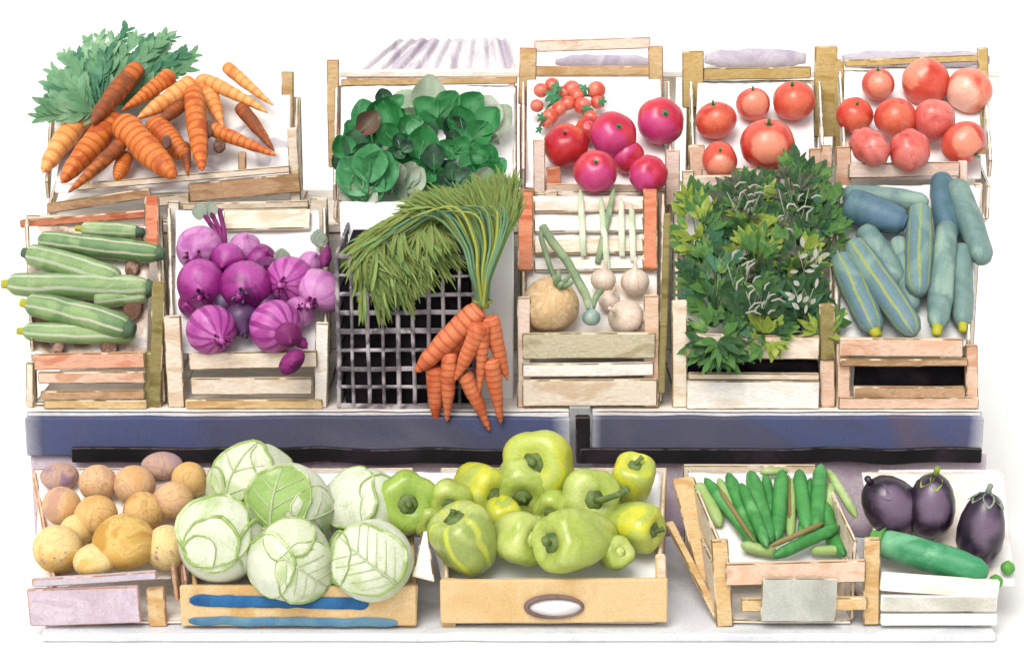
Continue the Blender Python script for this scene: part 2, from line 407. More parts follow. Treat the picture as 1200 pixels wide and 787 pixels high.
def spindle(L, r, prof, bend=0.0, seg=18, bumpy=0.03, n=22, flat=(1, 1)):
    """a long vegetable along local +Z from 0 to L; prof is [(t, radius factor)]"""
    bm = BM()
    ph = U(0, 9)
    pts, rad = [], []
    def pr(t):
        for (t0, r0), (t1, r1) in zip(prof, prof[1:]):
            if t <= t1:
                q = (t - t0) / max(1e-6, t1 - t0)
                q = q * q * (3 - 2 * q) * 0.5 + q * 0.5
                return r0 + (r1 - r0) * q
        return prof[-1][1]
    ts = [0, 0.012, 0.03] + [0.05 + 0.9 * i / (n - 1) for i in range(n)] + [0.97, 0.988, 1.0]
    ba = U(0, 2 * PI) if bend else 0
    for t in ts:
        o = bend * L * 4 * t * (1 - t)
        pts.append((o * math.cos(ba), o * math.sin(ba), t * L))
        rad.append(r * pr(t) * (1 + bumpy * NZ.noise(V((t * 9, ph, 0)))))
    tube(bm, pts, rad, seg, flat=flat)
    for v in bm.verts:
        k = NZ.noise(v.co * (0.6 / max(r, 1e-4)) + V((ph, 0, 0))) * bumpy * 2 * r
        ax = V((v.co.x, v.co.y, 0))
        if ax.length > 1e-5:
            v.co += ax.normalized() * k
    return bm


def lathe(bm, prof, seg=28, mi=0, lobes=0, ld=0.0, amp=0.0, squash=(1, 1), lphase=0.0):
    """turn [(radius, z)] round local Z"""
    uvl = bm.loops.layers.uv.active
    n = len(prof)
    ph = U(0, 50)
    rings = []
    for i, (r, z) in enumerate(prof):
        row = []
        for k in range(seg):
            a = 2 * PI * k / seg
            rr = r * (1 + (ld * (abs(math.cos(lobes * a / 2 + lphase)) - 0.6) if lobes else 0))
            p = V((rr * math.cos(a) * squash[0], rr * math.sin(a) * squash[1], z))
            if amp:
                p *= 1 + amp * NZ.noise(p * 14 + V((ph, 0, 0)))
            row.append(bm.verts.new(p))
        rings.append(row)
    for i in range(n - 1):
        for k in range(seg):
            k2 = (k + 1) % seg
            f = bm.faces.new((rings[i][k], rings[i][k2], rings[i + 1][k2], rings[i + 1][k]))
            f.material_index = mi
            quv(f, uvl, ((k / seg, i / (n - 1)), ((k + 1) / seg, i / (n - 1)), ((k + 1) / seg, (i + 1) / (n - 1)), (k / seg, (i + 1) / (n - 1))))
    for e in (0, n - 1):
        c = bm.verts.new((0, 0, prof[e][1]))
        for k in range(seg):
            f = bm.faces.new((rings[e][k], rings[e][(k + 1) % seg], c))
            f.material_index = mi
            quv(f, uvl, ((k / seg, e / (n - 1)), ((k + 1) / seg, e / (n - 1)), (k / seg, e / (n - 1))))
    return bm


def rprof(r, top_dip=0.1, h=1.0, n=15, bot_dip=0.0):
    out = []
    for i in range(n):
        a = PI * (i + 0.15) / (n - 0.7)
        rr, z = r * math.sin(a), -r * h * math.cos(a)
        z -= r * top_dip * max(0, 1 - rr / (0.55 * r)) ** 2 * (1 if z > 0 else 0)
        z += r * bot_dip * max(0, 1 - rr / (0.5 * r)) ** 2 * (1 if z < 0 else 0)
        out.append((max(rr, 1e-4), z))
    return out


def board(bm, p0, p1, wv, w, t, mi=0, ei=1, ch=0.0022, wob=0.0012, segs=7):
    """a sawn board from p0 to p1, w wide along wv, t thick, with worn (chamfered) edges of their own material"""
    p0, p1 = V(p0), V(p1)
    ax = (p1 - p0)
    L = ax.length
    ax.normalize()
    wv = V(wv)
    wv = (wv - ax * wv.dot(ax)).normalized()
    tv = ax.cross(wv)
    a, b = w / 2, t / 2
    c = min(ch, a * 0.5, b * 0.6)
    sec = [(-a + c, -b), (a - c, -b), (a, -b + c), (a, b - c), (a - c, b), (-a + c, b), (-a, b - c), (-a, -b + c)]
    sec_in = [(x * (a - c) / a, y * (b - c) / b) for x, y in sec]
    stations = [(0, sec_in), (c / L, sec)] + [((i + 1) / (segs + 1), sec) for i in range(segs)] + [(1 - c / L, sec), (1, sec_in)]
    rings = []
    ph = U(0, 99)
    uvl = bm.loops.layers.uv.active
    for q, sc in stations:
        o1 = NZ.noise(V((q * L * 9, ph, 0))) * wob
        o2 = NZ.noise(V((q * L * 9, ph, 7))) * wob * 0.6
        k = 1 + NZ.noise(V((q * L * 14, ph, 3))) * wob * 14
        rings.append([bm.verts.new(p0 + ax * (L * q) + wv * (x * k + o1) + tv * (y + o2)) for x, y in sc])
    for i in range(len(rings) - 1):
        for j in range(8):
            f = bm.faces.new((rings[i][j], rings[i][(j + 1) % 8], rings[i + 1][(j + 1) % 8], rings[i + 1][j]))
            f.material_index = ei if (j % 2 == 1 or i in (0, len(rings) - 2)) else mi
    for r in (rings[0], rings[-1]):
        f = bm.faces.new(r)
        f.material_index = mi
    return bm


def pboard(bm, x0, y0, x1, y1, wpx, Y, t=0.012, mi=0, ei=1, zmin=None, **kw):
    """a board in the vertical plane at depth Y, its axis given by two points of the photograph"""
    p0, p1 = at(x0, y0, Y), at(x1, y1, Y)
    w = wpx * mpp(p0)
    horiz = abs(x1 - x0) > abs(y1 - y0)
    if zmin is not None:
        lim = zmin + (w / 2 if horiz else 0)
        p0.z, p1.z = max(p0.z, lim), max(p1.z, lim)
    return board(bm, p0, p1, (0, 0, 1) if horiz else (1, 0, 0), w, t, mi, ei, **kw)


def leaf(bm, base, d, nrm, L, w, cup=0.25, droop=0.2, mi=0, nu=4, nv=7, tipw=0.9, serr=0.0, round_=1.0):
    """one leaf blade from base along d, face normal nrm"""
    uvl = bm.loops.layers.uv.active
    d = V(d).normalized()
    nrm = V(nrm)
    nrm = (nrm - d * nrm.dot(d))
    nrm = nrm.normalized() if nrm.length > 1e-5 else d.orthogonal().normalized()
    s = d.cross(nrm)
    ph = U(0, 99)
    rows = []
    for i in range(nv + 1):
        t = i / nv
        ww = w * math.sin(PI * min(1, max(0.03, t ** round_ * 0.94 + 0.03))) ** 0.75
        if serr:
            ww *= 1 + serr * (1 if i % 2 else -1)
        row = []
        for j in range(-nu // 2, nu // 2 + 1):
            q = 2 * j / nu
            p = V(base) + d * (L * t) + s * (ww * q) + nrm * (cup * w * (q * q - 0.5) * math.sin(PI * t) - droop * L * t * t)
            p += nrm * NZ.noise(V((t * 3, q * 2, ph))) * w * 0.18
            row.append(bm.verts.new(p))
        rows.append(row)
    for i in range(nv):
        for j in range(nu):
            f = bm.faces.new((rows[i][j], rows[i][j + 1], rows[i + 1][j + 1], rows[i + 1][j]))
            f.material_index = mi
            quv(f, uvl, ((j / nu, i / nv), ((j + 1) / nu, i / nv), ((j + 1) / nu, (i + 1) / nv), (j / nu, (i + 1) / nv)))


def grid_sheet(bm, fn, nu, nv, mi=0):
    vs = [[bm.verts.new(fn(i / nu, j / nv)) for j in range(nv + 1)] for i in range(nu + 1)]
    for i in range(nu):
        for j in range(nv):
            f = bm.faces.new((vs[i][j], vs[i + 1][j], vs[i + 1][j + 1], vs[i][j + 1]))
            f.material_index = mi


def box(bm, lo, hi, mi=0):
    x0, y0, z0 = lo
    x1, y1, z1 = hi
    v = [bm.verts.new(p) for p in ((x0, y0, z0), (x1, y0, z0), (x1, y1, z0), (x0, y1, z0), (x0, y0, z1), (x1, y0, z1), (x1, y1, z1), (x0, y1, z1))]
    for q in ((0, 3, 2, 1), (4, 5, 6, 7), (0, 1, 5, 4), (1, 2, 6, 5), (2, 3, 7, 6), (3, 0, 4, 7)):
        bm.faces.new([v[i] for i in q]).material_index = mi


def zquat(d, roll_to=None):
    """quaternion turning local Z to d; local X as near roll_to as it can be"""
    z = V(d).normalized()
    x = V(roll_to) if roll_to is not None else -FWD
    x = x - z * x.dot(z)
    if x.length < 0.05:
        x = UP - z * UP.dot(z)
    x.normalize()
    y = z.cross(x)
    return Matrix((x, y, z)).transposed().to_quaternion()


def axis_px(dx, dy, r, lim=0.93):
    """unit vector whose tip shows dx, dy pixels from the centre of a ball of r pixels"""
    a, b = dx / r, -dy / r
    q = math.hypot(a, b)
    if q > lim:
        a, b = a * lim / q, b * lim / q
    return (RT * a + UP * b - FWD * math.sqrt(max(0, 1 - a * a - b * b))).normalized()


def lay(o, A, B, roll=None):
    o.location = A
    o.rotation_mode = 'QUATERNION'
    o.rotation_quaternion = zquat(B - A, roll)


# ------------------------------------------------------------------ setting
GY = at(600, 745, -0.5)
slab_y = -0.515
bm = BM(); grid_sheet(bm, lambda u, v: V((-30 + 60 * u, -20 + 50 * v, -0.017)), 4, 4)
tag(obj('ground', bm, 'ground'), kind='structure')
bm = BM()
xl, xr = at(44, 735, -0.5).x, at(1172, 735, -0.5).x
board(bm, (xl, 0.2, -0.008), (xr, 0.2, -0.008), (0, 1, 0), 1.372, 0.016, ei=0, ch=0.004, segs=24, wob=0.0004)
tag(obj('pavement', bm, 'ground_shade', smooth=False), kind='structure')  # grey slab paints the ground shadow at the crate feet
bm = BM(); box(bm, (-30, 2.2, -0.05), (30, 2.35, 6))
tag(obj('wall', bm, 'wall', smooth=False), 'plain white plastered wall behind the whole stall', 'wall')

# ------------------------------------------------------------------ benches
def bench(x0, x1, label, y0=486, y1=531, trim=(0, 0), trim_x=None):
    a, b = at(x0, y0, 0), at(x1, y0, 0)
    root = empty('display_bench', ((a.x + b.x) / 2, 0.4, 0), label, 'bench', 'slate blue market benches')
    h = y1 - y0
    zb = at(600, y1, 0).z
    bm = BM(); board(bm, (a.x, 0.44, ZS - 0.012), (b.x, 0.44, ZS - 0.012), (0, 1, 0), 0.86, 0.024, segs=18)
    obj('bench_top', bm, ['white_wood', 'slate'], root, root.location, smooth=False)
    bm = BM(); board(bm, (a.x, -0.002, (ZS - 0.006 + zb) / 2), (b.x, -0.002, (ZS - 0.006 + zb) / 2), (0, 0, 1), ZS - 0.006 - zb, 0.02, segs=26, wob=0.003)
    obj('front_board', bm, ['slate', 'slate'], root, root.location, smooth=False)
    t0, t1 = trim_x
    bm = BM(); pboard(bm, t0, y1 + 2, t1, y1 + 2, 18, -0.014, 0.012, segs=30, wob=0.006)
    obj('lower_trim', bm, ['black', 'edge_dark'], root, root.location, smooth=False)
    for x in (a.x + 0.1, b.x - 0.1):
        for y in (0.12, 0.78):
            bm = BM(); board(bm, (x, y, 0), (x, y, ZS - 0.025), (1, 0, 0), 0.05, 0.05)
            obj('leg', bm, ['slate', 'edge_dark'], root, root.location, smooth=False)
    return root


b1 = bench(30, 668, 'long slate blue bench under the carrots, red onions and grid crate', trim_x=(84, 604))
b2 = bench(694, 1152, 'shorter slate blue bench with black bracket under herbs and blue marrows', trim_x=(680, 1150))
bm = BM(); pboard(bm, 683, 487, 683, 541, 17, -0.006, 0.02, wob=0.003)
obj('bracket', bm, ['black', 'edge_dark'], b2, b2.location, smooth=False)

# mauve sheets colouring in the shade below the benches
def shade_sheet(x0, x1, label):
    a, b = at(x0, 536, 0.03), at(x1, 536, 0.03)
    bm = BM()
    grid_sheet(bm, lambda u, v: V((a.x + (b.x - a.x) * u, 0.003 + 0.006 * math.sin(u * 70 + 2 * NZ.noise(V((u * 9, 0, 0)))) * (1 - v), 0.004 + (at(600, 532, 0).z - 0.004) * v)), 160, 6)
    o = obj('bench_shade', bm, 'mauve', solid=0.002)
    return tag(o, label, 'cloth', 'mauve sheets painting the shade under the benches')


shade_sheet(40, 664, 'mauve sheet painting the shade under the long bench behind potatoes and cabbages')
shade_sheet(694, 1152, 'mauve sheet painting the shade under the shorter bench behind the aubergines')

# white riser that carries the back row
rz = empty('riser', (0, 0.66, ZS), 'white wooden riser on the benches carrying the back row of crates', 'riser')
ra, rb = at(45, 300, 0.45).x, at(1150, 300, 0.45).x
bm = BM(); board(bm, (ra, 0.665, ZR - 0.009), (rb, 0.665, ZR - 0.009), (0, 1, 0), 0.40, 0.018, segs=20)
obj('riser_top', bm, ['white_wood', 'edge_pink'], rz, rz.location, smooth=False)
bm = BM(); board(bm, (ra, 0.475, (ZS + ZR - 0.018) / 2), (rb, 0.475, (ZS + ZR - 0.018) / 2), (0, 0, 1), ZR - 0.02 - ZS, 0.014, segs=20)
obj('riser_front', bm, ['white_wood', 'edge_pink'], rz, rz.location, smooth=False)
for x in (ra + 0.02, 0.14, rb - 0.02):
    bm = BM(); board(bm, (x, 0.67, ZS), (x, 0.67, ZR - 0.02), (0, 1, 0), 0.30, 0.02)
    obj('support', bm, ['white_wood', 'edge_pink'], rz, rz.location, smooth=False)
# back ledge for the lilac cloths
zl = at(600, 80, 0.92).z
ld = empty('back_ledge', (0.28, 0.93, ZS), 'narrow white ledge on posts behind the back row of crates', 'ledge')
la, lb = at(400, 90, 0.93).x, at(1165, 90, 0.93).x
bm = BM(); board(bm, (la, 0.94, zl - 0.008), (lb, 0.94, zl - 0.008), (0, 1, 0), 0.13, 0.014, segs=20)
obj('ledge_top', bm, ['white_wood', 'white_wood'], ld, ld.location, smooth=False)
for x in (la + 0.05, lb - 0.05, (la + lb) / 2):
    bm = BM(); board(bm, (x, 0.95, 0), (x, 0.95, zl - 0.016), (1, 0, 0), 0.04, 0.04)
    obj('post', bm, ['white_wood', 'white_wood'], ld, ld.location, smooth=False)

# ------------------------------------------------------------------ crates
def liner(root, pl, corners, m, name='paper_liner', amp=0.005, off=-0.002):
    """crumpled paper over the sloping heap; corners: px of front-left, front-right, back-left, back-right"""
    fl, fr, bl, br, pf, pb = corners
    bm = BM()
    ph = U(0, 50)
    def fn(u, v):
        x = (fl + (fr - fl) * u) * (1 - v) + (bl + (br - bl) * u) * v
        p = pl.on(x, pf + (pb - pf) * v, off)
        return p + pl.n * (NZ.noise(V((p.x * 16, p.y * 20, ph))) * amp + abs(NZ.noise(V((p.x * 40, p.y * 44, ph)))) * amp * 0.8 - amp)
    grid_sheet(bm, fn, 36, 30)
    return obj(name, bm, m, root, root.location, solid=0.0015)


def crate(label, x0, x1, Y0, Y1, zb, pl, front, posts, back, side='cream', edge='edge', lin_m='paper', lin=None, group=None, name='wooden_crate', sides=True, bx=(0, 0), front_py=400, back_py=225, backp='white_wood'):
    c0, c1 = at(x0, 400, Y0).x, at(x1, 400, Y0).x
    root = empty(name, ((c0 + c1) / 2, Y0, zb), label, 'crate', group)
    for f in front:
        m, args = f[0], f[1:]
        bm = BM(); pboard(bm, *args, Y0, zmin=zb + 0.001)
        obj('front_slat', bm, [m, edge], root, root.location, smooth=False)
    for p in posts:
        m, where, x, yt, yb, w = p[:6]
        Y = Y0 + 0.014 if where == 'F' else (Y1 if where == 'B' else where)
        bm = BM(); pboard(bm, x + (p[6] if len(p) > 6 else 0), yt, x, yb, w, Y - (0.002 if where == 'B' else 0), 0.016, zmin=zb)
        obj('corner_post', bm, [m, edge], root, root.location, smooth=False)
    for f in back:
        m, args = f[0], f[1:]
        bm = BM(); pboard(bm, *args, Y1)
        obj('back_slat', bm, [m, edge], root, root.location, smooth=False)
    bz = pl.on(600, back_py, -0.012).z
    # plain back board, sides and bottom that hold the goods
    d0, d1 = at(x0, back_py, Y1).x + bx[0], at(x1, back_py, Y1).x + bx[1]
    bm = BM(); board(bm, (d0, Y1 + 0.013, (zb + bz) / 2), (d1, Y1 + 0.013, (zb + bz) / 2), (0, 0, 1), bz - zb - 0.004, 0.008)
    obj('back_board', bm, [backp, edge], root, root.location, smooth=False)
    bm = BM(); board(bm, (c0 + 0.008, (Y0 + Y1) / 2, zb + 0.006), (c1 - 0.008, (Y0 + Y1) / 2, zb + 0.006), (0, 1, 0), Y1 - Y0 - 0.03, 0.008)
    obj('bottom_board', bm, [backp, edge], root, root.location, smooth=False)
    if sides:
        fz = at(600, front_py, Y0).z
        for c, d, s in ((c0, d0, 1), (c1, d1, -1)):
            bm = BM()
            n = 3
            board(bm, (c + s * 0.006, Y0 + 0.025, fz - 0.02), (d + s * 0.006, Y1 - 0.012, bz - 0.02), (0, 0, 1), 0.045, 0.008)
            obj('side_board', bm, [side, edge], root, root.location, smooth=False)
            h = fz - 0.05 - zb
            if h > 0.03:
                bm = BM(); board(bm, (c + s * 0.006, Y0 + 0.025, zb + h / 2), (d + s * 0.006, Y1 - 0.012, zb + h / 2), (0, 0, 1), h - 0.012, 0.008)
                obj('side_board', bm, [side, edge], root, root.location, smooth=False)
    if lin:
        liner(root, pl, lin, lin_m)
    return root


F0, F1 = 0.03, 0.42
B0, B1 = 0.47, 0.82
GF, GB, GL = 'crates in the front row on the benches', 'crates in the back row on the riser', 'crates on the pavement below the benches'

# front row -----------------------------------------------------------------
crate('wooden crate with salmon and tan slats holding striped green courgettes', 30, 190, F0, F1, ZS, FRONT,
      [('salmon', 40, 424, 170, 421, 19), ('peach', 45, 442, 170, 441, 14), ('brown', 48, 463, 170, 462, 11), ('tan', 52, 478, 172, 477, 11)],
      [('olive', 'F', 182, 330, 484, 15, 4), ('cream', 'F', 36, 424, 484, 9), ('terra', 'B', 178, 232, 268, 17), ('olive', 'F', 172, 412, 484, 8, 2)],
      [('terra', 24, 262, 176, 250, 9), ('pink', 32, 278, 176, 270, 14)], side='cream', lin_m='paper_brown', lin=(36, 172, 34, 176, 414, 264), group=GF, back_py=262)
crate('cream wooden crate holding the purple onions', 196, 384, F0, F1, ZS, FRONT,
      [('cream', 222, 423, 372, 420, 20), ('cream', 224, 452, 366, 452, 20), ('tan', 218, 476, 378, 476, 11)],
      [('cream', 'F', 208, 370, 484, 20, -6), ('white_wood', 'F', 376, 378, 484, 16, 2), ('cream', 'B', 374, 232, 300, 20), ('white_wood', 'B', 204, 236, 300, 14)],
      [('cream', 262, 258, 362, 257, 30), ('cream', 214, 242, 362, 239, 8)], side='white_wood', lin_m='paper', lin=(204, 376, 206, 374, 412, 246), group=GF, back_py=246)
crate('wooden crate with grey and pinkish slats holding celeriac, pale onions and leeks', 610, 780, F0, F1, ZS, FRONT,
      [('greyolive', 612, 405, 768, 404, 31), ('white_wood', 612, 433, 766, 432, 16), ('cream', 612, 460, 770, 459, 32)],
      [('pink', 'F', 614, 348, 484, 16), ('peach', 'F', 763, 346, 484, 18), ('terra', 'B', 617, 222, 310, 20), ('terra', 'B', 762, 222, 320, 19), ('pink', 'B', 646, 224, 300, 15)],
      [('pink', 628, 235, 756, 236, 16), ('cream', 628, 264, 756, 262, 22), ('cream', 628, 292, 756, 290, 16)], side='pink', lin_m='paper_cream', lin=(618, 770, 616, 770, 404, 228), group=GF)
crate('pale wooden crate with a black gap between its slats holding bushy herbs', 790, 978, F0, F1, ZS, FRONT,
      [('cream', 804, 404, 960, 407, 28), ('cream', 806, 440, 960, 441, 8), ('white_wood', 804, 464, 960, 466, 34)],
      [('cream', 'F', 796, 352, 484, 18), ('olive', 'F', 969, 356, 420, 18), ('peach', 'F', 969, 421, 484, 17), ('cream', 'B', 806, 200, 300, 14), ('peach', 'B', 968, 170, 300, 12)],
      [('pink', 806, 216, 965, 214, 20)], side='cream', lin_m='paper_cream', lin=(800, 962, 804, 968, 404, 222), group=GF)
crate('peach wooden crate with a wide black gap holding blue-green marrows', 978, 1142, F0, F1, ZS, FRONT,
      [('peach', 984, 406, 1128, 407, 22), ('brown', 984, 424, 1134, 424, 9), ('brown', 1000, 459, 1130, 459, 14), ('peach', 982, 476, 1146, 477, 14)],
      [('peach', 'F', 988, 400, 484, 16), ('peach', 'F', 1138, 404, 484, 14), ('pink', 'B', 1146, 215, 300, 10)],
      [('white_wood', 990, 226, 1140, 226, 14)], side='white_wood', lin_m='paper', lin=(984, 1136, 988, 1150, 404, 216), group=GF)
def plane_slat(root, pl, name, mats, x0, y0, x1, y1, w, off=.006, t=.008):
    a, b = pl.on(x0, y0, off), pl.on(x1, y1, off)
    bm = BM()
    wv = pl.n.cross(b - a)
    board(bm, a, b, wv, w * mpp(a), t)
    obj(name, bm, mats, root, root.location, smooth=False)
cc = bpy.data.objects
celc = [o for o in cc if o.get('label', '').startswith('wooden crate with grey and pinkish')][0]
for m_, y, w_ in (('pink', 243, 16), ('white_wood', 265, 22), ('cream', 290, 22), ('white_wood', 312, 16)):
    plane_slat(celc, FRONT, 'inner_slat', [m_, 'edge'], 626, y, 754, y - 2, w_, .004)
plane_slat(celc, FRONT, 'side_rail', ['terra', 'edge'], 616, 318, 616, 226, 18, .014)
plane_slat(celc, FRONT, 'side_rail', ['terra', 'edge'], 762, 316, 762, 222, 17, .014)
onc = [o for o in cc if o.get('label', '').startswith('cream wooden crate holding the purple')][0]
plane_slat(onc, FRONT, 'inner_slat', ['cream', 'edge'], 262, 259, 364, 257, 30, .006)
coc = [o for o in cc if o.get('label', '').startswith('wooden crate with salmon and tan')][0]
plane_slat(coc, FRONT, 'side_rail', ['terra', 'edge_pink'], 178, 300, 178, 230, 15, .012)
# black strips painting the shade in the two gaps
for nm, x0, y0, x1, y1, w, lab in (('gap_shade', 806, 432, 958, 432, 20, 'black strip painting the shade in the gap of the herb crate'), ('gap_shade', 1002, 438, 1142, 440, 34, 'black strip painting the shade in the wide gap of the peach crate')):
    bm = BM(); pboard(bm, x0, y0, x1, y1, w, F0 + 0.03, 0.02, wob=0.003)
    tag(obj(nm, bm, ['void', 'void'], smooth=False), lab, 'gap shade')
# olive stake between two crates
bm = BM(); pboard(bm, 782, 250, 775, 460, 8, F0 + 0.004, 0.012, zmin=ZS)
tag(obj('stake', bm, ['olive', 'olive'], smooth=False), 'thin olive stake standing between the celeriac crate and the herb crate', 'stake')

# grid crate
gx0, gx1, gy0, gy1 = 396, 556, 298, 474
root = empty('plastic_crate', ((at(gx0, 400, F0).x + at(gx1, 400, F0).x) / 2, F0, ZS), 'tall grey plastic lattice crate with painted black shade inside, under the bunched carrots', 'crate', GF)
X0, X1 = at(gx0, 400, F0).x, at(gx1, 400, F0).x
ztop = at(500, gy0, F0).z
for Yp, nm in ((F0, 'front_lattice'), (F1 - 0.06, 'back_lattice')):
    bm = BM()
    for i in range(10):
        x = X0 + (X1 - X0) * i / 9
        board(bm, (x, Yp, ZS + 0.003), (x + U(-.002, .002), Yp, ztop + U(-.002, .004)), (1, 0, 0), U(0.006, 0.0105), 0.008, ei=0, wob=0.003)
    for j in range(9):
        z = ZS + 0.006 + (ztop - ZS - 0.01) * j / 8
        board(bm, (X0 - 0.005, Yp + 0.001, z), (X1 + 0.005, Yp + 0.001, z + U(-.002, .002)), (0, 0, 1), U(0.005, 0.011), 0.006, ei=0, wob=0.003)
    obj(nm, bm, 'plastic', root, root.location, smooth=False)
for x in (X0, X1):
    bm = BM()
    for i in range(9):
        y = F0 + 0.01 + (F1 - F0 - 0.08) * i / 8
        board(bm, (x, y, ZS + 0.003), (x, y, ztop), (0, 1, 0), 0.011, 0.008, ei=0)
    for j in range(9):
        z = ZS + 0.006 + (ztop - ZS - 0.01) * j / 8
        board(bm, (x + 0.001, F0 + 0.01, z), (x + 0.001, F1 - 0.07, z), (0, 0, 1), 0.01, 0.006, ei=0)
    obj('side_lattice', bm, 'plastic', root, root.location, smooth=False)
bm = BM(); box(bm, (X0 + 0.012, F0 + 0.016, ZS + 0.004), (X1 - 0.012, F1 - 0.075, ztop - 0.012))  # black box painting the shade behind the lattice holes
obj('inner_shade', bm, 'void', root, root.location, smooth=False)
liner(root, FRONT, (400, 600, 398, 604, 300, 235), 'paper')

bm = BM(); pboard(bm, 582, 236, 582, 480, 40, F0 + .07, .008, ei=0, zmin=ZS)  # added board that whitens the shaded gap between the crates
tag(obj('gap_filler_board', bm, ['paper'], smooth=False), 'plain white board added to whiten the gap beside the lattice crate', 'board')
# back row -----------------------------------------------------------------
crate('wooden crate with brown slats heaped with loose orange carrots', 60, 352, B0, B1, ZR, BACK,
      [('brown', 56, 244, 176, 226, 12), ('brown', 222, 226, 352, 214, 22), ('cream', 90, 219, 340, 198, 8), ('cream', 180, 236, 222, 232, 12)],
      [('cream', 'F', 348, 150, 250, 12, -6), ('brown', 'F', 284, 178, 206, 9), ('tan', 'B', 337, 84, 150, 14)],
      [('cream', 250, 130, 340, 126, 30)], side='cream', edge='edge', lin_m='paper_stained', lin=(64, 340, 80, 340, 224, 110), group=GB, front_py=215, back_py=120)
crate('cream crate with slim ochre posts and top rail holding dark leafy greens', 392, 606, B0, B1, ZR, BACK,
      [('white_wood', 396, 226, 600, 226, 18)],
      [('tan', 'B', 392, 70, 196, 14, -2), ('cream', 'F', 402, 218, 262, 12), ('pink', 'B', 600, 98, 200, 8)],
      [('tan', 400, 97, 606, 94, 8)], side='white_wood', edge='edge_pink', lin_m='paper', lin=(398, 604, 400, 602, 222, 100), group=GB, front_py=218, back_py=104)
crate('tall slatted crate with tan posts holding pink tomatoes and a cherry truss', 610, 786, B0, B1, ZR, BACK,
      [('cream', 640, 222, 770, 224, 14)],
      [('tan', 'B', 617, 56, 122, 20, 2), ('tan', 'B', 769, 54, 112, 17, -1), ('pink', 'B', 614, 124, 210, 10), ('pink', 'B', 770, 114, 210, 8), ('terra', 'F', 651, 196, 250, 17, -3), ('pink', 'F', 788, 176, 240, 17), ('salmon', 'F', 761, 206, 250, 18), ('pink', 'F', 632, 164, 240, 14)],
      [('cream', 626, 54, 762, 50, 13), ('tan', 626, 83, 764, 83, 11)], side='white_wood', edge='edge_pink', lin_m='paper', lin=(616, 782, 618, 774, 218, 92), group=GB, front_py=200, back_py=96)
crate('crate with thick ochre posts and rail holding five red tomatoes', 806, 962, B0, B1, ZR, BACK,
      [('pink', 822, 206, 944, 204, 16)],
      [('ochre', 'B', 812, 60, 126, 25), ('olive', 'B', 808, 127, 200, 7), ('ochre', 'B', 966, 54, 160, 26, 2), ('peach', 'F', 818, 170, 236, 19, -2), ('peach', 'F', 956, 174, 240, 16)],
      [('ochre', 824, 87, 950, 85, 14)], side='white_wood', edge='edge', lin_m='paper', lin=(812, 956, 818, 952, 214, 96), group=GB, front_py=196, back_py=96)
crate('crate with slim ochre rail and posts holding ten coral tomatoes', 980, 1154, B0, B1, ZR, BACK,
      [('pink', 994, 200, 1124, 198, 17)],
      [('ochre', 'B', 984, 70, 180, 13, -2), ('ochre', 'B', 1153, 56, 180, 12, -2), ('peach', 'F', 988, 172, 236, 18), ('pink', 'F', 1128, 188, 236, 10)],
      [('ochre', 990, 74, 1146, 68, 8)], side='white_wood', edge='edge', lin_m='paper', lin=(986, 1150, 990, 1148, 208, 82), group=GB, front_py=190, back_py=82)

# lower crates ---------------------------------------------------------------
L0, L1 = -0.46, -0.09
crate('mauve fronted box heaped with potatoes', 38, 206, L0, L1, 0.0, LOW,
      [('mauve', 34, 711, 164, 707, 46), ('lilac', 38, 682, 184, 673, 10)],
      [('tan', 'F', 186, 688, 736, 21, -4), ('brown', 'F', 208, 660, 702, 5, -5)], [], side='peach', edge='edge_pink', lin_m='paper_cream', lin=(40, 200, 46, 226, 676, 556), group=GL, name='potato_box', front_py=686, back_py=556)
def stripe(bm, x0, y0, x1, y1, w):
    a, b = at(x0, y0, L0 - .0075), at(x1, y1, L0 - .0075)
    r = w / 2 * mpp(a)
    n = 40
    tube(bm, [a.lerp(b, i / n) + V((0, 0, NZ.noise(V((i * .22, y0, 0))) * .0025)) for i in range(n + 1)], [r * min(1, .35 + .5 * min(i, n - i)) * (1 + .16 * NZ.noise(V((i * .4, y0, 5)))) for i in range(n + 1)], 12, flat=(1, .3), up=(0, 0, 1))
root = crate('tan cabbage crate with two painted blue stripes along its front', 210, 484, L0, L1, 0.0, LOW,
      [('carton', 212, 709, 488, 708, 50)],
      [('carton', 'F', 477, 684, 736, 22, 2)], [], side='tan', edge='carton', lin_m='paper', lin=(220, 480, 226, 486, 690, 552), group=GL, front_py=692, back_py=556)
bm = BM(); stripe(bm, 222, 703, 432, 707, 15)
obj('blue_stripe', bm, ['blue'], root, root.location, smooth=False)
bm = BM(); stripe(bm, 221, 727, 466, 729, 11)
obj('blue_stripe', bm, ['blue_grey'], root, root.location, smooth=False)
root = crate('tan cardboard box with an oval hand hole holding green peppers', 516, 782, L0, L1, 0.0, LOW,
      [('carton', 516, 704, 782, 702, 54)],
      [('cream', 'F', 775, 650, 710, 12, -1), ('carton', 'F', 526, 678, 738, 18)], [('cream', 690, 600, 768, 600, 30)], side='cream', edge='carton', lin_m='paper', lin=(520, 772, 486, 774, 686, 552), group=GL, name='cardboard_box', front_py=684, back_py=556)
p0 = at(650, 711, L0 - 0.010)
bm = BM()
k = mpp(p0)
tube(bm, [p0 + V((math.cos(a) * 33 * k, 0, math.sin(a) * 13 * k)) for a in [2 * PI * i / 36 for i in range(37)]], [(2.6 + 1.1 * math.cos(2 * PI * i / 36 + 4)) * k for i in range(37)], 8)
obj('hand_hole_rim', bm, 'brown_rim', root, root.location)
bm = BM()
c = bm.verts.new(p0 + V((0, 0.002, 0)))
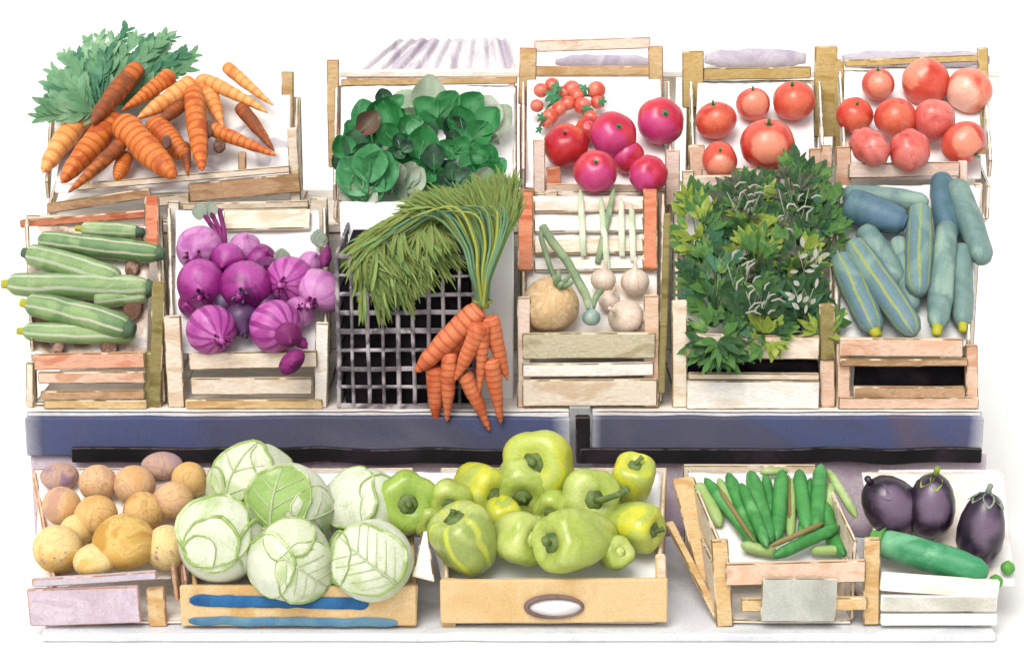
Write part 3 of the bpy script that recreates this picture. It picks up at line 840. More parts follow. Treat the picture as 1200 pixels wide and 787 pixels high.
rg = [bm.verts.new(p0 + V((math.cos(a) * 32 * k, 0.002, math.sin(a) * 12 * k))) for a in [2 * PI * i / 36 for i in range(36)]]
for i in range(36):
    bm.faces.new((c, rg[i], rg[(i + 1) % 36]))
obj('hand_hole', bm, 'paper', root, root.location, solid=0.003)

root = crate('cream slatted crate on tan legs holding green bean pods', 846, 1020, L0, L1, 0.0, LOW,
      [('peach', 850, 672, 1014, 668, 27), ('tan', 868, 708, 1016, 706, 16)],
      [('tan', 'F', 849, 632, 736, 20, -6), ('tan', 'F', 1020, 630, 730, 19, 2)], [('cream', 800, 552, 956, 552, 16)], side='cream', edge='edge', lin_m='paper', lin=(852, 1014, 806, 962, 668, 552), group=GL, front_py=640, back_py=556, bx=(-0.07, -0.09))
bm = BM(); board(bm, at(892, 702, L0 - 0.012), at(980, 703, L0 - 0.012), (0, 0, 1), 54 * mpp(at(930, 700, L0)), 0.006, ch=0.003, wob=0.003)
tag(obj('price_card', bm, ['tag', 'edge'], smooth=False), 'blank grey rounded card on the front of the bean crate', 'card')
crate('low white tray with a grey beige band holding aubergines and a cucumber', 1030, 1168, L0, L1, 0.0, LOW,
      [('white_wood', 1032, 680, 1170, 690, 22), ('greystripe', 1032, 705, 1168, 706, 20), ('white_wood', 1032, 725, 1168, 725, 14)],
      [], [], side='white_wood', edge='white_wood', lin_m='paper_cream', lin=(1036, 1190, 1010, 1176, 684, 552), group=GL, name='white_tray', front_py=676, back_py=560)
# leaning planks
for x0, y0, x1, y1, w, Ya, Yb, lab in ((800, 560, 838, 700, 26, -0.16, -0.36, 'wide tan plank leaning between the pepper box and the bean crate'), (784, 612, 842, 724, 10, -0.22, -0.44, 'narrow tan lath leaning beside the wide plank by the bean crate')):
    bm = BM(); p0, p1 = at(x0, y0, Ya), at(x1, y1, Yb)
    board(bm, p0, p1, (1, 0, 0), w * mpp(p0), 0.01)
    tag(obj('plank', bm, ['tan', 'edge'], smooth=False), lab, 'plank')

# lilac cloths on the ledge
def roll(x0, x1, py, h, label, m='lilac', Y=0.93):
    a, b = at(x0, py, Y), at(x1, py, Y)
    r = h / 2 * mpp(a)
    a.z = b.z = zl + r * 0.95
    bm = BM()
    n = 26
    prof = [min(1, (0.45 + 3.2 * min(i, n - i) / n)) for i in range(n + 1)]
    tube(bm, [a.lerp(b, i / n) + V((0, 0, NZ.noise(V((i * .3, py, 0))) * 0.003)) for i in range(n + 1)], [r * q * (1 + 0.08 * NZ.noise(V((i * .6, x0, 0)))) for i, q in enumerate(prof)], 24)
    for v in bm.verts:
        v.co += V((0, NZ.noise(v.co * 40) * 0.004, NZ.noise(v.co * 40 + V((9, 0, 0))) * 0.003))
    tag(obj('rolled_cloth', bm, m, loc=a), label, 'cloth', 'lilac cloths rolled on the ledge')


roll(651, 768, 69, 15, 'darker lilac cloth rolled up between the two rails of the tall crate')
roll(826, 944, 66, 22, 'lilac cloth rolled up above the five red tomatoes')
roll(988, 1160, 54, 20, 'long lilac cloth rolled up above the coral tomatoes')
bm = BM()
def pleat(u, v):
    x = 406 + 200 * u + v * (62 * (1 - u) - 10 * u)
    p = at(x, 92 - 46 * v, 0.90 + 0.05 * v)
    w = math.sin((u * 9.0 + v * 0.35) * 2 * PI)
    return p + V((0, -0.006 * w, 0.004 * w * v))
grid_sheet(bm, pleat, 150, 10)
tag(obj('pleated_cloth', bm, 'lilacpale', solid=0.003), 'pale lilac pleated cloth standing behind the leafy greens', 'cloth')

# ------------------------------------------------------------------ goods
CARROT = [(0, .35), (.02, .8), (.07, 1), (.3, .95), (.6, .72), (.85, .42), (.96, .2), (1, .05)]
FATCARROT = [(0, .4), (.03, .85), (.1, 1), (.5, .98), (.8, .75), (.94, .42), (1, .08)]

def lay_veg(name, label, cat, group, pl, a, b, w, off, m, prof, bend=0.0, bumpy=0.03, parts=(), off2=None):
    A, B = pl.on(*a, off), pl.on(*b, off if off2 is None else off2)
    L = (B - A).length
    r = w / 2 * mpp(A) * (.9 if name == 'carrot' else 1)
    o = obj(name, spindle(L, r, prof, bend, bumpy=bumpy), m)
    lay(o, A, B)
    tag(o, label, cat, group)
    for p, t, pm, ln, pr in parts:
        bm = BM()
        z0 = -ln * 0.75 if t == 0 else L - ln * 0.3
        if t == 0:
            tube(bm, [(0, 0, z0 + ln * q) for q in (0, .15, .6, 1)], [r * pr * q for q in (.75, .8, .85, 1.3)], 10)
        else:
            tube(bm, [(0, 0, z0 + ln * q) for q in (0, .4, .85, 1)], [r * pr * q for q in (1.3, 1, .95, .5)], 10)
        c = obj(p, bm, pm)
        c.parent = o
    return o


GC = 'loose carrots heaped on the back row'
for a, b, w, off, m, pr, lab in [
    ((105, 127), (50, 202), 30, .022, 'carrot_pale', FATCARROT, 'pale yellow orange carrot lying lowest at the outer end of the heap'),
    ((163, 78), (107, 146), 26, .085, 'carrot_brown', FATCARROT, 'earthy brown carrot lying across the base of the green fronds'),
    ((136, 137), (72, 214), 33, .045, 'carrot', FATCARROT, 'thick orange carrot pointing down beside the pale yellow one'),
    ((144, 168), (80, 226), 20, .060, 'carrot_brown', CARROT, 'thin soil stained carrot tip lowest on the white paper'),
    ((202, 86), (142, 130), 22, .075, 'carrot', CARROT, 'slim orange carrot slanting under the fronds above the thick pair'),
    ((228, 97), (160, 140), 28, .06, 'carrot_pale', CARROT, 'pale orange carrot slanting in the middle top of the heap'),
    ((142, 143), (206, 208), 38, .070, 'carrot', FATCARROT, 'fattest banded carrot lying across the front of the heap'),
    ((214, 122), (172, 154), 19, .050, 'carrot_brown', CARROT, 'short dark edged carrot wedged behind the fattest carrot'),
    ((227, 104), (237, 200), 27, .072, 'carrot', FATCARROT, 'upright banded carrot pointing straight down at centre of heap'),
    ((178, 146), (218, 184), 34, .035, 'carrot', FATCARROT, 'deep orange carrot half hidden behind the upright one'),
    ((238, 92), (262, 150), 26, .035, 'carrot_pale', CARROT, 'pale banded carrot standing next to the upright one'),
    ((240, 93), (314, 132), 19, .055, 'carrot_pale', CARROT, 'long pale carrot lying across the top towards the corner post'),
    ((264, 77), (321, 124), 17, .035, 'carrot_pale', CARROT, 'thin pale carrot topmost near the tan corner post'),
    ((246, 150), (323, 182), 20, .055, 'carrot', CARROT, 'orange carrot lying low towards the crate corner post'),
    ((280, 124), (322, 178), 19, .045, 'carrot_brown', CARROT, 'brownish carrot crossing over the low one by the corner post'),
    ((216, 168), (220, 206), 14, .040, 'carrot_brown', CARROT, 'small brown stub just below the deep orange carrot'),
    ((148, 182), (136, 210), 22, .030, 'carrot', FATCARROT, 'short orange stub peeping from under the fattest carrot')]:
    lay_veg('carrot', lab, 'carrot', GC, BACK, a, b, w, off, m, pr, bend=U(-.02, .02), bumpy=0.05)

# carrot tops: a fan of feathery fronds
def frond(bm, base, tip, n, L0, mi, sag=0.02, w=0.006):
    base, tip = V(base), V(tip)
    d = tip - base
    side = d.cross(-FWD).normalized()
    nn = side.cross(d).normalized()
    pts = [base + d * t + nn * (sag * math.sin(PI * t)) for t in [i / 8 for i in range(9)]]
    tube(bm, pts, [0.0022 * (1.1 - t / 9) for t in range(9)], 6, mi)
    for i in range(n):
        t = 0.18 + 0.82 * i / n
        p = base + d * t + nn * (sag * math.sin(PI * t))
        for s in (-1, 1):
            L = L0 * (1.5 - 0.7 * t) * U(.75, 1.25)
            leaf(bm, p, d.normalized() * U(1.0, 1.5) + side * s * U(.35, .7) + nn * U(-.3, .3), nn, L, L * U(.12, .2), cup=.2, droop=U(0, .25), mi=mi, nu=2, nv=4)

rt = empty('carrot_greens', BACK.on(117, 130, .05), 'feathery green carrot tops fanned out above the loose carrots', 'carrot greens')
bm = BM()
for (x, y) in [(45, 138), (110, 66), (140, 70), (165, 78), (180, 62), (74, 98), (90, 104), (60, 126), (52, 124), (60, 110), (58, 98), (62, 84), (76, 64), (90, 62), (104, 48), (118, 44), (134, 44), (150, 34), (162, 42), (180, 46), (196, 40), (206, 42), (218, 62), (230, 62), (224, 78), (70, 118), (88, 80), (128, 58), (170, 60), (196, 62), (80, 134)]:
    frond(bm, BACK.on(117 + U(-6, 6), 132 + U(-4, 4), .03), BACK.on(x, y, U(.03, .07)), 15, .038, 0 if random.random() < .8 else 1)
obj('fronds', bm, ['frond', 'frond_dark'], rt, rt.location)
bm = BM()
for q in range(5):
    b0 = BACK.on(117 + U(-5, 5), 134, .055)
    tube(bm, [b0, b0.lerp(BACK.on(100 + q * 14, 92, .08), .5), BACK.on(96 + q * 16, 84 + abs(q - 2) * 5, .075)], [.004, .0032, .0015], 7)
obj('stalks', bm, 'frond_dark', rt, rt.location)
# soil clods among the carrots
def clod(px, py, r, pl, off, label, grp, sq=(1.4, .8)):
    p = pl.on(px, py, off)
    k = r * mpp(p)
    bm = BM(); lathe(bm, rprof(k, 0, .7), 14, amp=.5, squash=sq)
    for v in bm.verts:
        v.co *= 1 + .25 * NZ.noise(v.co * 90)
    o = obj('soil_clod', bm, 'soil'); o.location = p
    o.rotation_mode = 'QUATERNION'; o.rotation_quaternion = zquat(pl.n)
    tag(o, label, 'soil', grp)
clod(246, 150, 9, BACK, .060, 'dark clod of soil stuck between two pale carrots', 'clods of soil')
clod(258, 172, 9, BACK, .040, 'dark clod of soil below the low carrot by the upright one', 'clods of soil')
clod(194, 168, 8, BACK, .075, 'dark crumb of soil on the fattest carrot', 'clods of soil')
for x, y, r, lab in ((155, 314, 9, 'brown clod of soil between the second and third courgette'), (156, 358, 12, 'brown clod of soil beside the crossing courgettes'), (128, 404, 12, 'large brown clod of soil under the lowest courgette'), (70, 404, 8, 'small brown clod of soil at the crate front under the courgettes'), (172, 277, 7, 'brown clod of soil at the end of the top courgette')):
    clod(x, y, r, FRONT, .008, lab, 'clods of soil', (1.6, .9))

COURG = [(0, .4), (.02, .72), (.06, .88), (.2, .96), (.6, 1), (.88, .95), (.96, .78), (1, .4)]
GG = 'striped green courgettes in the salmon crate'
tip = ('blossom_tip', 0, 'yellowtip', .018, .42)
stk = ('stalk', 1, 'greentip', .016, .6)
for a, b, w, off, m, parts, lab in [
    ((96, 268), (163, 272), 20, .020, 'courgette', (tip, stk), 'shortest green courgette topmost in the crate with yellow tip'),
    ((46, 281), (188, 297), 27, .026, 'courgette_dark', (stk,), 'dark courgette with a pale stripe just under the shortest one'),
    ((32, 297), (140, 327), 30, .040, 'courgette', (('blossom_tip', 0, 'greentip', .014, .5),), 'courgette with dark grey tip slanting down across the heap'),
    ((10, 333), (176, 338), 32, .030, 'courgette', (tip, stk), 'longest courgette with yellow tip sticking out furthest over the crate side'),
    ((32, 356), (152, 386), 32, .044, 'courgette_dark', (tip, stk), 'courgette with yellow tip slanting below the longest one'),
    ((28, 388), (158, 392), 25, .022, 'courgette', (tip,), 'lowest courgette with yellow tip at the crate front'),
    ((110, 352), (172, 346), 22, .022, 'courgette', (), 'pale short courgette half hidden under the longest one')]:
    lay_veg('courgette', lab, 'courgette', GG, FRONT, a, b, w, off, m, COURG, bend=U(-.03, .03), parts=parts)

GM = 'blue-green marrows in the peach crate'
MARROW = [(0, .35), (.02, .7), (.07, .9), (.3, 1), (.7, 1), (.9, .88), (.97, .6), (1, .25)]
tipb = ('blossom_tip', 1, 'yellowtip', .022, .38)
CHUNK = [(0, .5), (.04, .85), (.2, 1), (.6, .95), (.9, .8), (1, .45)]
for a, b, w, off, m, pr, bend, parts, lab in [
    ((988, 228), (1088, 238), 28, .022, 'bluecourgette', MARROW, 0, (), 'pale teal marrow lying level along the top of the heap'),
    ((990, 238), (1062, 262), 41, .046, 'bluecourgette_deep', CHUNK, 0, (), 'short fat deep blue marrow near the herbs'),
    ((1102, 206), (1112, 284), 29, .020, 'bluecourgette_deep', MARROW, 0, (), 'deep blue marrow pointing up at the back of the crate'),
    ((1120, 214), (1154, 308), 30, .034, 'bluecourgette', MARROW, 0, (), 'bluish marrow leaning outwards at the outer side of the crate'),
    ((1052, 280), (1070, 364), 25, .020, 'bluecourgette', MARROW, 0, (), 'narrow marrow wedged behind the yellow lined upright one'),
    ((1012, 268), (1054, 334), 31, .024, 'bluecourgette', MARROW, 0, (), 'pale marrow just under the short fat blue one'),
    ((1078, 242), (1076, 346), 32, .046, 'bluecourgette_yellow', MARROW, 0, (), 'upright marrow with yellow lines in the middle of the heap'),
    ((1110, 262), (1098, 386), 29, .038, 'bluecourgette', MARROW, 0, (tipb,), 'long upright marrow with yellow lower tip next to the middle one'),
    ((1126, 288), (1128, 382), 26, .022, 'bluecourgette', MARROW, 0, (tipb,), 'shorter upright marrow with yellow lower tip by the outer post'),
    ((998, 284), (1072, 392), 34, .046, 'bluecourgette_yellow', MARROW, 0, (), 'yellow lined marrow slanting down to the front slat'),
    ((984, 300), (1026, 390), 34, .034, 'bluecourgette_yellow', MARROW, 0, (('blossom_tip', 1, 'yellowtip', .016, .36),), 'yellow lined marrow slanting beside the olive topped post')]:
    lay_veg('blue_marrow', lab, 'marrow', GM, FRONT, a, b, w, off, m, pr, parts=parts)

# onions ---------------------------------------------------------------
def onion_prof(r, neck=.5):
    return [(r * a, r * z) for a, z in ((.05, -.86), (.35, -.84), (.7, -.66), (.93, -.33), (1, 0), (.92, .35), (.7, .62), (.42, .8), (.22, .93), (.13, .93 + neck * .4), (.09, .93 + neck))]

def onion(px, py, r, dx, dy, m, label, pl=FRONT, off=None, group='purple onions in the cream crate', neck=.35, tuft='root', name='red_onion', cat='onion', stem=None, oval=(1, 1)):
    p = pl.on(px, py, r * .0016 if off is None else off)
    k = r * mpp(p)
    q = zquat(axis_px(dx, dy, r))
    bm = BM(); lathe(bm, onion_prof(k, neck), 28, amp=.04, squash=oval)
    o = obj(name, bm, m); o.location = p; o.rotation_mode = 'QUATERNION'; o.rotation_quaternion = q
    tag(o, label, cat, group)
    if tuft:
        bm = BM()
        for i in range(16):
            a, s = U(0, 2 * PI), U(.1, .42)
            e = V((math.cos(a) * s * k, math.sin(a) * s * k, k * U(.95, 1.3)))
            tube(bm, [V((0, 0, k * .7)), e * .8 + V((0, 0, .1 * k)), e], [k * .09, k * .07, k * .02], 6)
        c = obj('root_tuft', bm, tuft); c.parent = o
    return o

onion(234, 292, 28, -4, 10, 'onion_pale', 'pale lilac onion with a dark root at the upper end')
onion(266, 306, 22, -2, 6, 'onion', 'plum coloured onion below the magenta stalks', tuft=None, off=.045)
onion(287, 290, 19, 3, -12, 'onion_pale', 'small mauve onion behind the plum coloured one', tuft=None)
onion(236, 334, 31, 2, 14, 'onion', 'broad bright purple onion with a root tuft facing out', off=.05, oval=(1.05, .95))
onion(288, 336, 31, -3, 10, 'onion', 'large purple onion at the centre of the heap', off=.06, tuft='onion_dark')
onion(339, 328, 29, -6, 6, 'onion_striped', 'striped pink onion with a dark tuft beside the centre one', off=.05)
onion(248, 386, 30, 14, 12, 'onion_striped', 'striped onion low at the crate front near the cream post', off=.05)
onion(322, 382, 32, 22, 8, 'onion_striped', 'large striped onion low at the front slat', off=.055)
onion(376, 340, 29, -10, 16, 'onion_pale', 'pale stretched onion at the side near the grid crate', oval=(.75, 1.1))
onion(283, 374, 21, 6, 16, 'onion_dark', 'dark blackish purple onion between the two striped ones', tuft='onion_dark', off=.035)
onion(338, 392, 16, 4, 8, 'root', 'small magenta onion in front of the large striped one', tuft=None, off=.085)
onion(342, 424, 15, 2, 2, 'root', 'tiny magenta onion hanging over the front slat', tuft=None, off=.06, oval=(.8, 1.25))
onion(306, 304, 19, 8, -8, 'onion', 'rounded purple onion behind the centre one', tuft=None, off=.02)
onion(262, 356, 17, -4, 8, 'onion_dark', 'dark blackish onion squeezed under the broad bright one', tuft=None, off=.03)
onion(310, 356, 16, 6, 4, 'onion_dark', 'dark blackish onion squeezed under the centre one', tuft=None, off=.035)
onion(312, 318, 18, 5, -6, 'onion', 'purple onion wedged between the centre one and the striped one', tuft='root', off=.03)
onion(350, 366, 19, 6, -6, 'onion_pale', 'pale onion half hidden above the large striped one', tuft='root', off=.03)
onion(364, 308, 15, 6, -9, 'onion_pale', 'pale pointed onion behind the striped one by the crate corner', tuft=None, off=.02)
onion(224, 356, 16, -6, 4, 'onion', 'purple onion low under the broad bright one by the cream post', tuft=None, off=.02)
# magenta stalks of the plum onion
def stalks(name, label, cat, paths, w, m, pl, offs, group=None):
    bm = BM()
    for path in paths:
        pts = [pl.on(x, y, offs + i * .004) for i, (x, y) in enumerate(path)]
        tube(bm, [pts[0].lerp(pts[1], t) for t in (0, .33, .66)] + pts[1:] if len(pts) == 2 else pts, [w * mpp(pts[0])] * (4 if len(pts) == 2 else len(pts)), 8)
    return tag(obj(name, bm, m), label, cat, group)
root = empty('beet_stalks', FRONT.on(264, 290, .05), 'upright magenta stalks with grey leaf rising from the purple onions', 'stalks')
bm = BM()
for x, y in ((238, 250), (247, 248), (257, 246)):
    pts = [FRONT.on(264, 292, .05), FRONT.on((264 + x) / 2 + 2, (292 + y) / 2, .06), FRONT.on(x, y, .05)]
    tube(bm, pts, [.0055, .005, .0055], 8)
obj('stalk', bm, 'root', root, root.location)
bm = BM()
for x, y in ((232, 252), (246, 250)):
    leaf(bm, FRONT.on(x + 2, y + 6, .05), UP + RT * U(-.4, .4), -FWD, .036, .016, droop=.1)
obj('leaf', bm, 'greygreen', root, root.location)
for x, y, x2, y2, lab in ((348, 396, 360, 408, 'dark twisted root lying beside the small magenta onion'), (380, 312, 384, 286, 'slim magenta shallot standing by the crate corner')):
    lay_veg('shallot', lab, 'shallot', None, FRONT, (x, y), (x2, y2), 15, .06, 'root', [(0, .2), (.1, .7), (.4, 1), (.7, .7), (1, .1)])
for x, y, lab in ((330, 302, 'grey green leaf lying behind the striped onion'), (373, 280, 'grey green leaf near the outlined corner post')):
    bm = BM(); p = FRONT.on(x, y, .03)
    leaf(bm, p - UP * .016, UP, -FWD, .036, .017, droop=.1)
    leaf(bm, p - UP * .016, UP + RT * .5, -FWD, .03, .013, droop=.1)
    tag(obj('onion_leaf', bm, 'greygreen', solid=.001), lab, 'leaf', 'grey green leaves among the onions')

# celeriac crate
p = FRONT.on(646, 358, .05); k = 34 * mpp(p)
root = tag(obj('celeriac', lathe(BM(), rprof(k, .1), 30, amp=.12), 'celeriac'), 'round knobbly yellowish celeriac in the slatted crate', 'celeriac')
root.location = p; root.rotation_mode = 'QUATERNION'; root.rotation_quaternion = zquat(axis_px(10, -24, 34))
bm = BM()
for i in range(5):
    a = i * 1.3
    tube(bm, [(0, 0, k * .8), (math.cos(a) * k * .2, math.sin(a) * k * .2, k * 1.1), (math.cos(a) * k * .35, math.sin(a) * k * .35, k * 1.35)], [k * .12, k * .1, k * .07], 8)
c = obj('leaf_stub', bm, 'leek_dark'); c.parent = root
GO = 'pale onions beside the celeriac'
for x, y, r, dx, dy, off, lab in ((707, 328, 15, 2, -13, .03, 'small pale onion in the middle of the celeriac crate'), (744, 330, 17, 0, -16, .03, 'pale onion with a long neck next to the crate post'), (734, 372, 22, -12, -6, .035, 'largest pale onion lying low behind the grey slat'), (714, 352, 13, 3, -8, .02, 'smallest pale onion half hidden behind the largest one')):
    onion(x, y, r, dx, dy, 'white_onion', lab, off=off, group=GO, neck=.9, tuft=None, name='pale_onion')
root = empty('spring_onion', FRONT.on(693, 372, .06), 'spring onion with blue grey bulb and folded green leaves', 'spring onion')
bm = BM(); pb = FRONT.on(693, 372, .06); kb = 11 * mpp(pb)
q = zquat(UP)
lathe(bm, onion_prof(kb, .6), 18)
for v in bm.verts:
    v.co = pb + q @ v.co
obj('bulb', bm, 'bulb_blue', root, root.location)
for path, w in (([(692, 362), (686, 345), (664, 305), (646, 282), (636, 266)], 5.5), ([(636, 266), (634, 278), (642, 305), (651, 330)], 3.2), ([(694, 360), (699, 346), (705, 340)], 4), ([(648, 332), (658, 340), (674, 362)], 3)):
    bm = BM(); pts = [FRONT.on(x, y, .065) for x, y in path]
    tube(bm, pts, [w * mpp(pts[0])] * len(pts), 8)
    obj('leaf', bm, 'leek_dark', root, root.location)
for i, (x0, y0, x1, y1, lab) in enumerate(((684, 300, 680, 222, 'pale leek leaf standing behind the spring onion bulb'), (700, 308, 720, 220, 'greener leek leaf crossing in the middle of the crate'), (729, 300, 728, 232, 'pale leek leaf rising above the small pale onion'), (742, 306, 740, 240, 'pale leek leaf rising above the long necked onion'), (712, 318, 704, 230, 'palest leek leaf behind the greener one'))):
    A, B = FRONT.on(x0, y0, .016), FRONT.on(x1, y1, .02)
    bm = BM(); tube(bm, [A.lerp(B, t) for t in (0, .3, .6, .9, 1)], [.006, .007, .007, .006, .002], 10, flat=(.45, 1), up=FRONT.n)
    tag(obj('leek', bm, 'leek_dark' if i == 1 else 'leek'), lab, 'leek', 'leek leaves standing in the celeriac crate')

# tomatoes ---------------------------------------------------------------
def calyx(parent, k, top, m='calyx', n=5, size=.42):
    bm = BM()
    for i in range(n):
        a = 2 * PI * i / n + U(-.2, .2)
        d = V((math.cos(a), math.sin(a), .02))
        leaf(bm, V((0, 0, top + k * .03)), d, (0, 0, 1), k * size * U(.8, 1.2), k * .12, cup=.3, droop=.35, nu=2, nv=4)
    tube(bm, [(0, 0, top - k * .03), (k * .03, 0, top + k * .12), (k * .1, 0, top + k * .26)], [k * .07, k * .055, k * .06], 8)
    c = obj('calyx', bm, m)
    c.parent = parent
    return c

def tomato(px, py, r, dx, dy, m, label, group, pl=BACK, off=None, green='calyx', h=.92, name='tomato', lob=.05, sq=(1, 1), size=.42, roll=None):
    p = pl.on(px, py, (r * .0016 if off is None else off))
    k = r * mpp(p)
    bm = BM(); lathe(bm, rprof(k, .14, h, bot_dip=.05), 36, lobes=random.choice((5, 6, 8)), ld=lob, amp=.05, squash=sq, lphase=U(0, 3))
    o = obj(name, bm, m); o.location = p; o.rotation_mode = 'QUATERNION'
    o.rotation_quaternion = zquat(axis_px(dx, dy, r), roll)
    tag(o, label, 'tomato', group)
    if green:
        calyx(o, k, k * h * .86, green, size=size)
    return o

G4 = 'red tomatoes in the crate with thick ochre posts'
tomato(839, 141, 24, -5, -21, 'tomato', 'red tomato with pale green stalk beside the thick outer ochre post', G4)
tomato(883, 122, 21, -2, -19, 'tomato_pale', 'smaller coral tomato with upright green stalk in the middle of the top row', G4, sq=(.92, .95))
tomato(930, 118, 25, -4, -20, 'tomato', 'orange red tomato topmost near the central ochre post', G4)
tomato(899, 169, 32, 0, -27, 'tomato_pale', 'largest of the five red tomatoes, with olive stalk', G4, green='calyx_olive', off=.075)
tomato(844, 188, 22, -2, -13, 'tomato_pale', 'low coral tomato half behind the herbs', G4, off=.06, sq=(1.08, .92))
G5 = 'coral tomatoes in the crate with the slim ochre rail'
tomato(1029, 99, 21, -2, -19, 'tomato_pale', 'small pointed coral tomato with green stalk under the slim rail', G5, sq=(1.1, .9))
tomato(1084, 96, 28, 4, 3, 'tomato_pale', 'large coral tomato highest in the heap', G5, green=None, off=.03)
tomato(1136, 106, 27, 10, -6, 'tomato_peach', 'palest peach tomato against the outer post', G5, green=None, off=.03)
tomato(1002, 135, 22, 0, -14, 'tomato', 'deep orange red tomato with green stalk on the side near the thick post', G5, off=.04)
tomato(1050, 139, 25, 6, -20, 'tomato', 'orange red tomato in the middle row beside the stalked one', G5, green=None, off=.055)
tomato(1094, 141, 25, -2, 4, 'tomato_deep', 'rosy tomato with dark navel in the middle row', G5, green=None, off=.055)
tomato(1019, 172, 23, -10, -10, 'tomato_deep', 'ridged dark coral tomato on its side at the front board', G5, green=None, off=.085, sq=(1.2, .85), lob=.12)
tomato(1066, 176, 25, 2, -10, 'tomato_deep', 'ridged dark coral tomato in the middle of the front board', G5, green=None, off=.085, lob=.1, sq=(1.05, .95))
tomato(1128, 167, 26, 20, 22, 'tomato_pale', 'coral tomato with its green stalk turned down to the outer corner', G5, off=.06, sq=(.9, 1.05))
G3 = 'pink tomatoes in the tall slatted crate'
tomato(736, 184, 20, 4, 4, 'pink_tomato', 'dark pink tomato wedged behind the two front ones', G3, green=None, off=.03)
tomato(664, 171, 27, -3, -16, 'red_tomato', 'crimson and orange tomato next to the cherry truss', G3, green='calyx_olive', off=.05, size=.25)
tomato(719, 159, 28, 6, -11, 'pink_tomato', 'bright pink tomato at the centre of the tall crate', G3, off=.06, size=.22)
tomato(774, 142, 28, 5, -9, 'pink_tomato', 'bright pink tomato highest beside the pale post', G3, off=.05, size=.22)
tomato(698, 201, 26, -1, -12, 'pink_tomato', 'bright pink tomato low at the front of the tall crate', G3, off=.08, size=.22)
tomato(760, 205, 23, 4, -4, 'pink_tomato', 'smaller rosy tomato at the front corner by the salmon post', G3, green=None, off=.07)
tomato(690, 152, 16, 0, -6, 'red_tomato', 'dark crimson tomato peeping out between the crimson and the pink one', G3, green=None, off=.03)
# cherry truss
root = empty('cherry_tomato_truss', BACK.on(665, 118, .02), 'truss of small cherry tomatoes with green sepals in the tall crate', 'cherry tomatoes')
spots = [(634, 106, 9), (647, 100, 9), (670, 104, 10), (699, 106, 11), (629, 124, 8), (645, 137, 10), (665, 121, 9), (682, 124, 10), (692, 138, 9), (640, 143, 7), (655, 128, 9), (676, 112, 9), (700, 120, 8), (662, 108, 8)]
for x, y, r in spots:
    p = BACK.on(x, y, .026 + U(0, .012)); kk = r * mpp(p)
    bm = BM(); lathe(bm, rprof(kk, .08, .95, 11), 18, amp=.02)
    o = obj('cherry_tomato', bm, 'cherry', root)
    o.location = p - root.location; o.rotation_mode = 'QUATERNION'; o.rotation_quaternion = zquat(axis_px(U(-.5, .5), U(-.8, .1), 1))
for x, y, s in ((647, 112, 9), (684, 104, 6), (706, 119, 5), (688, 129, 6), (635, 138, 5), (632, 152, 4), (652, 104, 7)):
    bm = BM(); p = BACK.on(x, y, .048); kk = s * mpp(p)
    for i in range(5):
        a = 2 * PI * i / 5 + U(-.3, .3)
        leaf(bm, p, RT * math.cos(a) + UP * math.sin(a), -FWD, kk * U(1, 1.5), kk * .35, droop=.3, nu=2, nv=4)
    obj('sepal', bm, 'calyx', root, root.location)
bm = BM()
tube(bm, [BACK.on(x, y, .02) for x, y in ((632, 150), (642, 125), (660, 112), (684, 112), (706, 112))], .003, 7)
obj('stem', bm, 'calyx', root, root.location)

# leafy greens ---------------------------------------------------------------
def greens(px, py, r, ms, n, label, off=.03, face=0.35, rosy=False, ang0=90):
    p = BACK.on(px, py, off)
    k = 1.12 * r * mpp(p)
    base = BACK.on(px + U(-3, 3), py + r * .9, .004)
    root = empty('leafy_green', base, label, 'leafy greens', 'leafy greens in the crate with slim ochre posts')
    bs, bl = BM(), BM()
    for i in range(n):
        if n == 1:
            q, rad = 0, 0
        else:
            q, rad = 2 * PI * i / n + U(-.4, .4), .5
        c = p + (RT * math.cos(q) + UP * math.sin(q) * .9) * (k * rad) - FWD * U(0, .02)
        d = (RT * math.cos(q) * .7 + UP * (1 + .6 * math.sin(q)) * .8 - FWD * U(-.1, .35)).normalized()
        Ln = k * (1.9 if n == 1 else U(1.0, 1.3))
        st = c - d * Ln * .5
        leaf(bl, st, d, -FWD + UP * face + RT * U(-.3, .3), Ln, Ln * (.42 if n == 1 else U(.4, .52)), cup=U(.4, .8), droop=U(.02, .14), mi=random.randrange(len(ms)), nu=6, nv=9)
        tube(bs, [base, base.lerp(st, .5) - FWD * .004, st, st + d * Ln * .6 - FWD * .001], [.0026, .0024, .002, .0006], 6)
    obj('leaves', bl, ms, root, root.location)
    obj('leaf_stalks', bs, 'spinach_light', root, root.location)

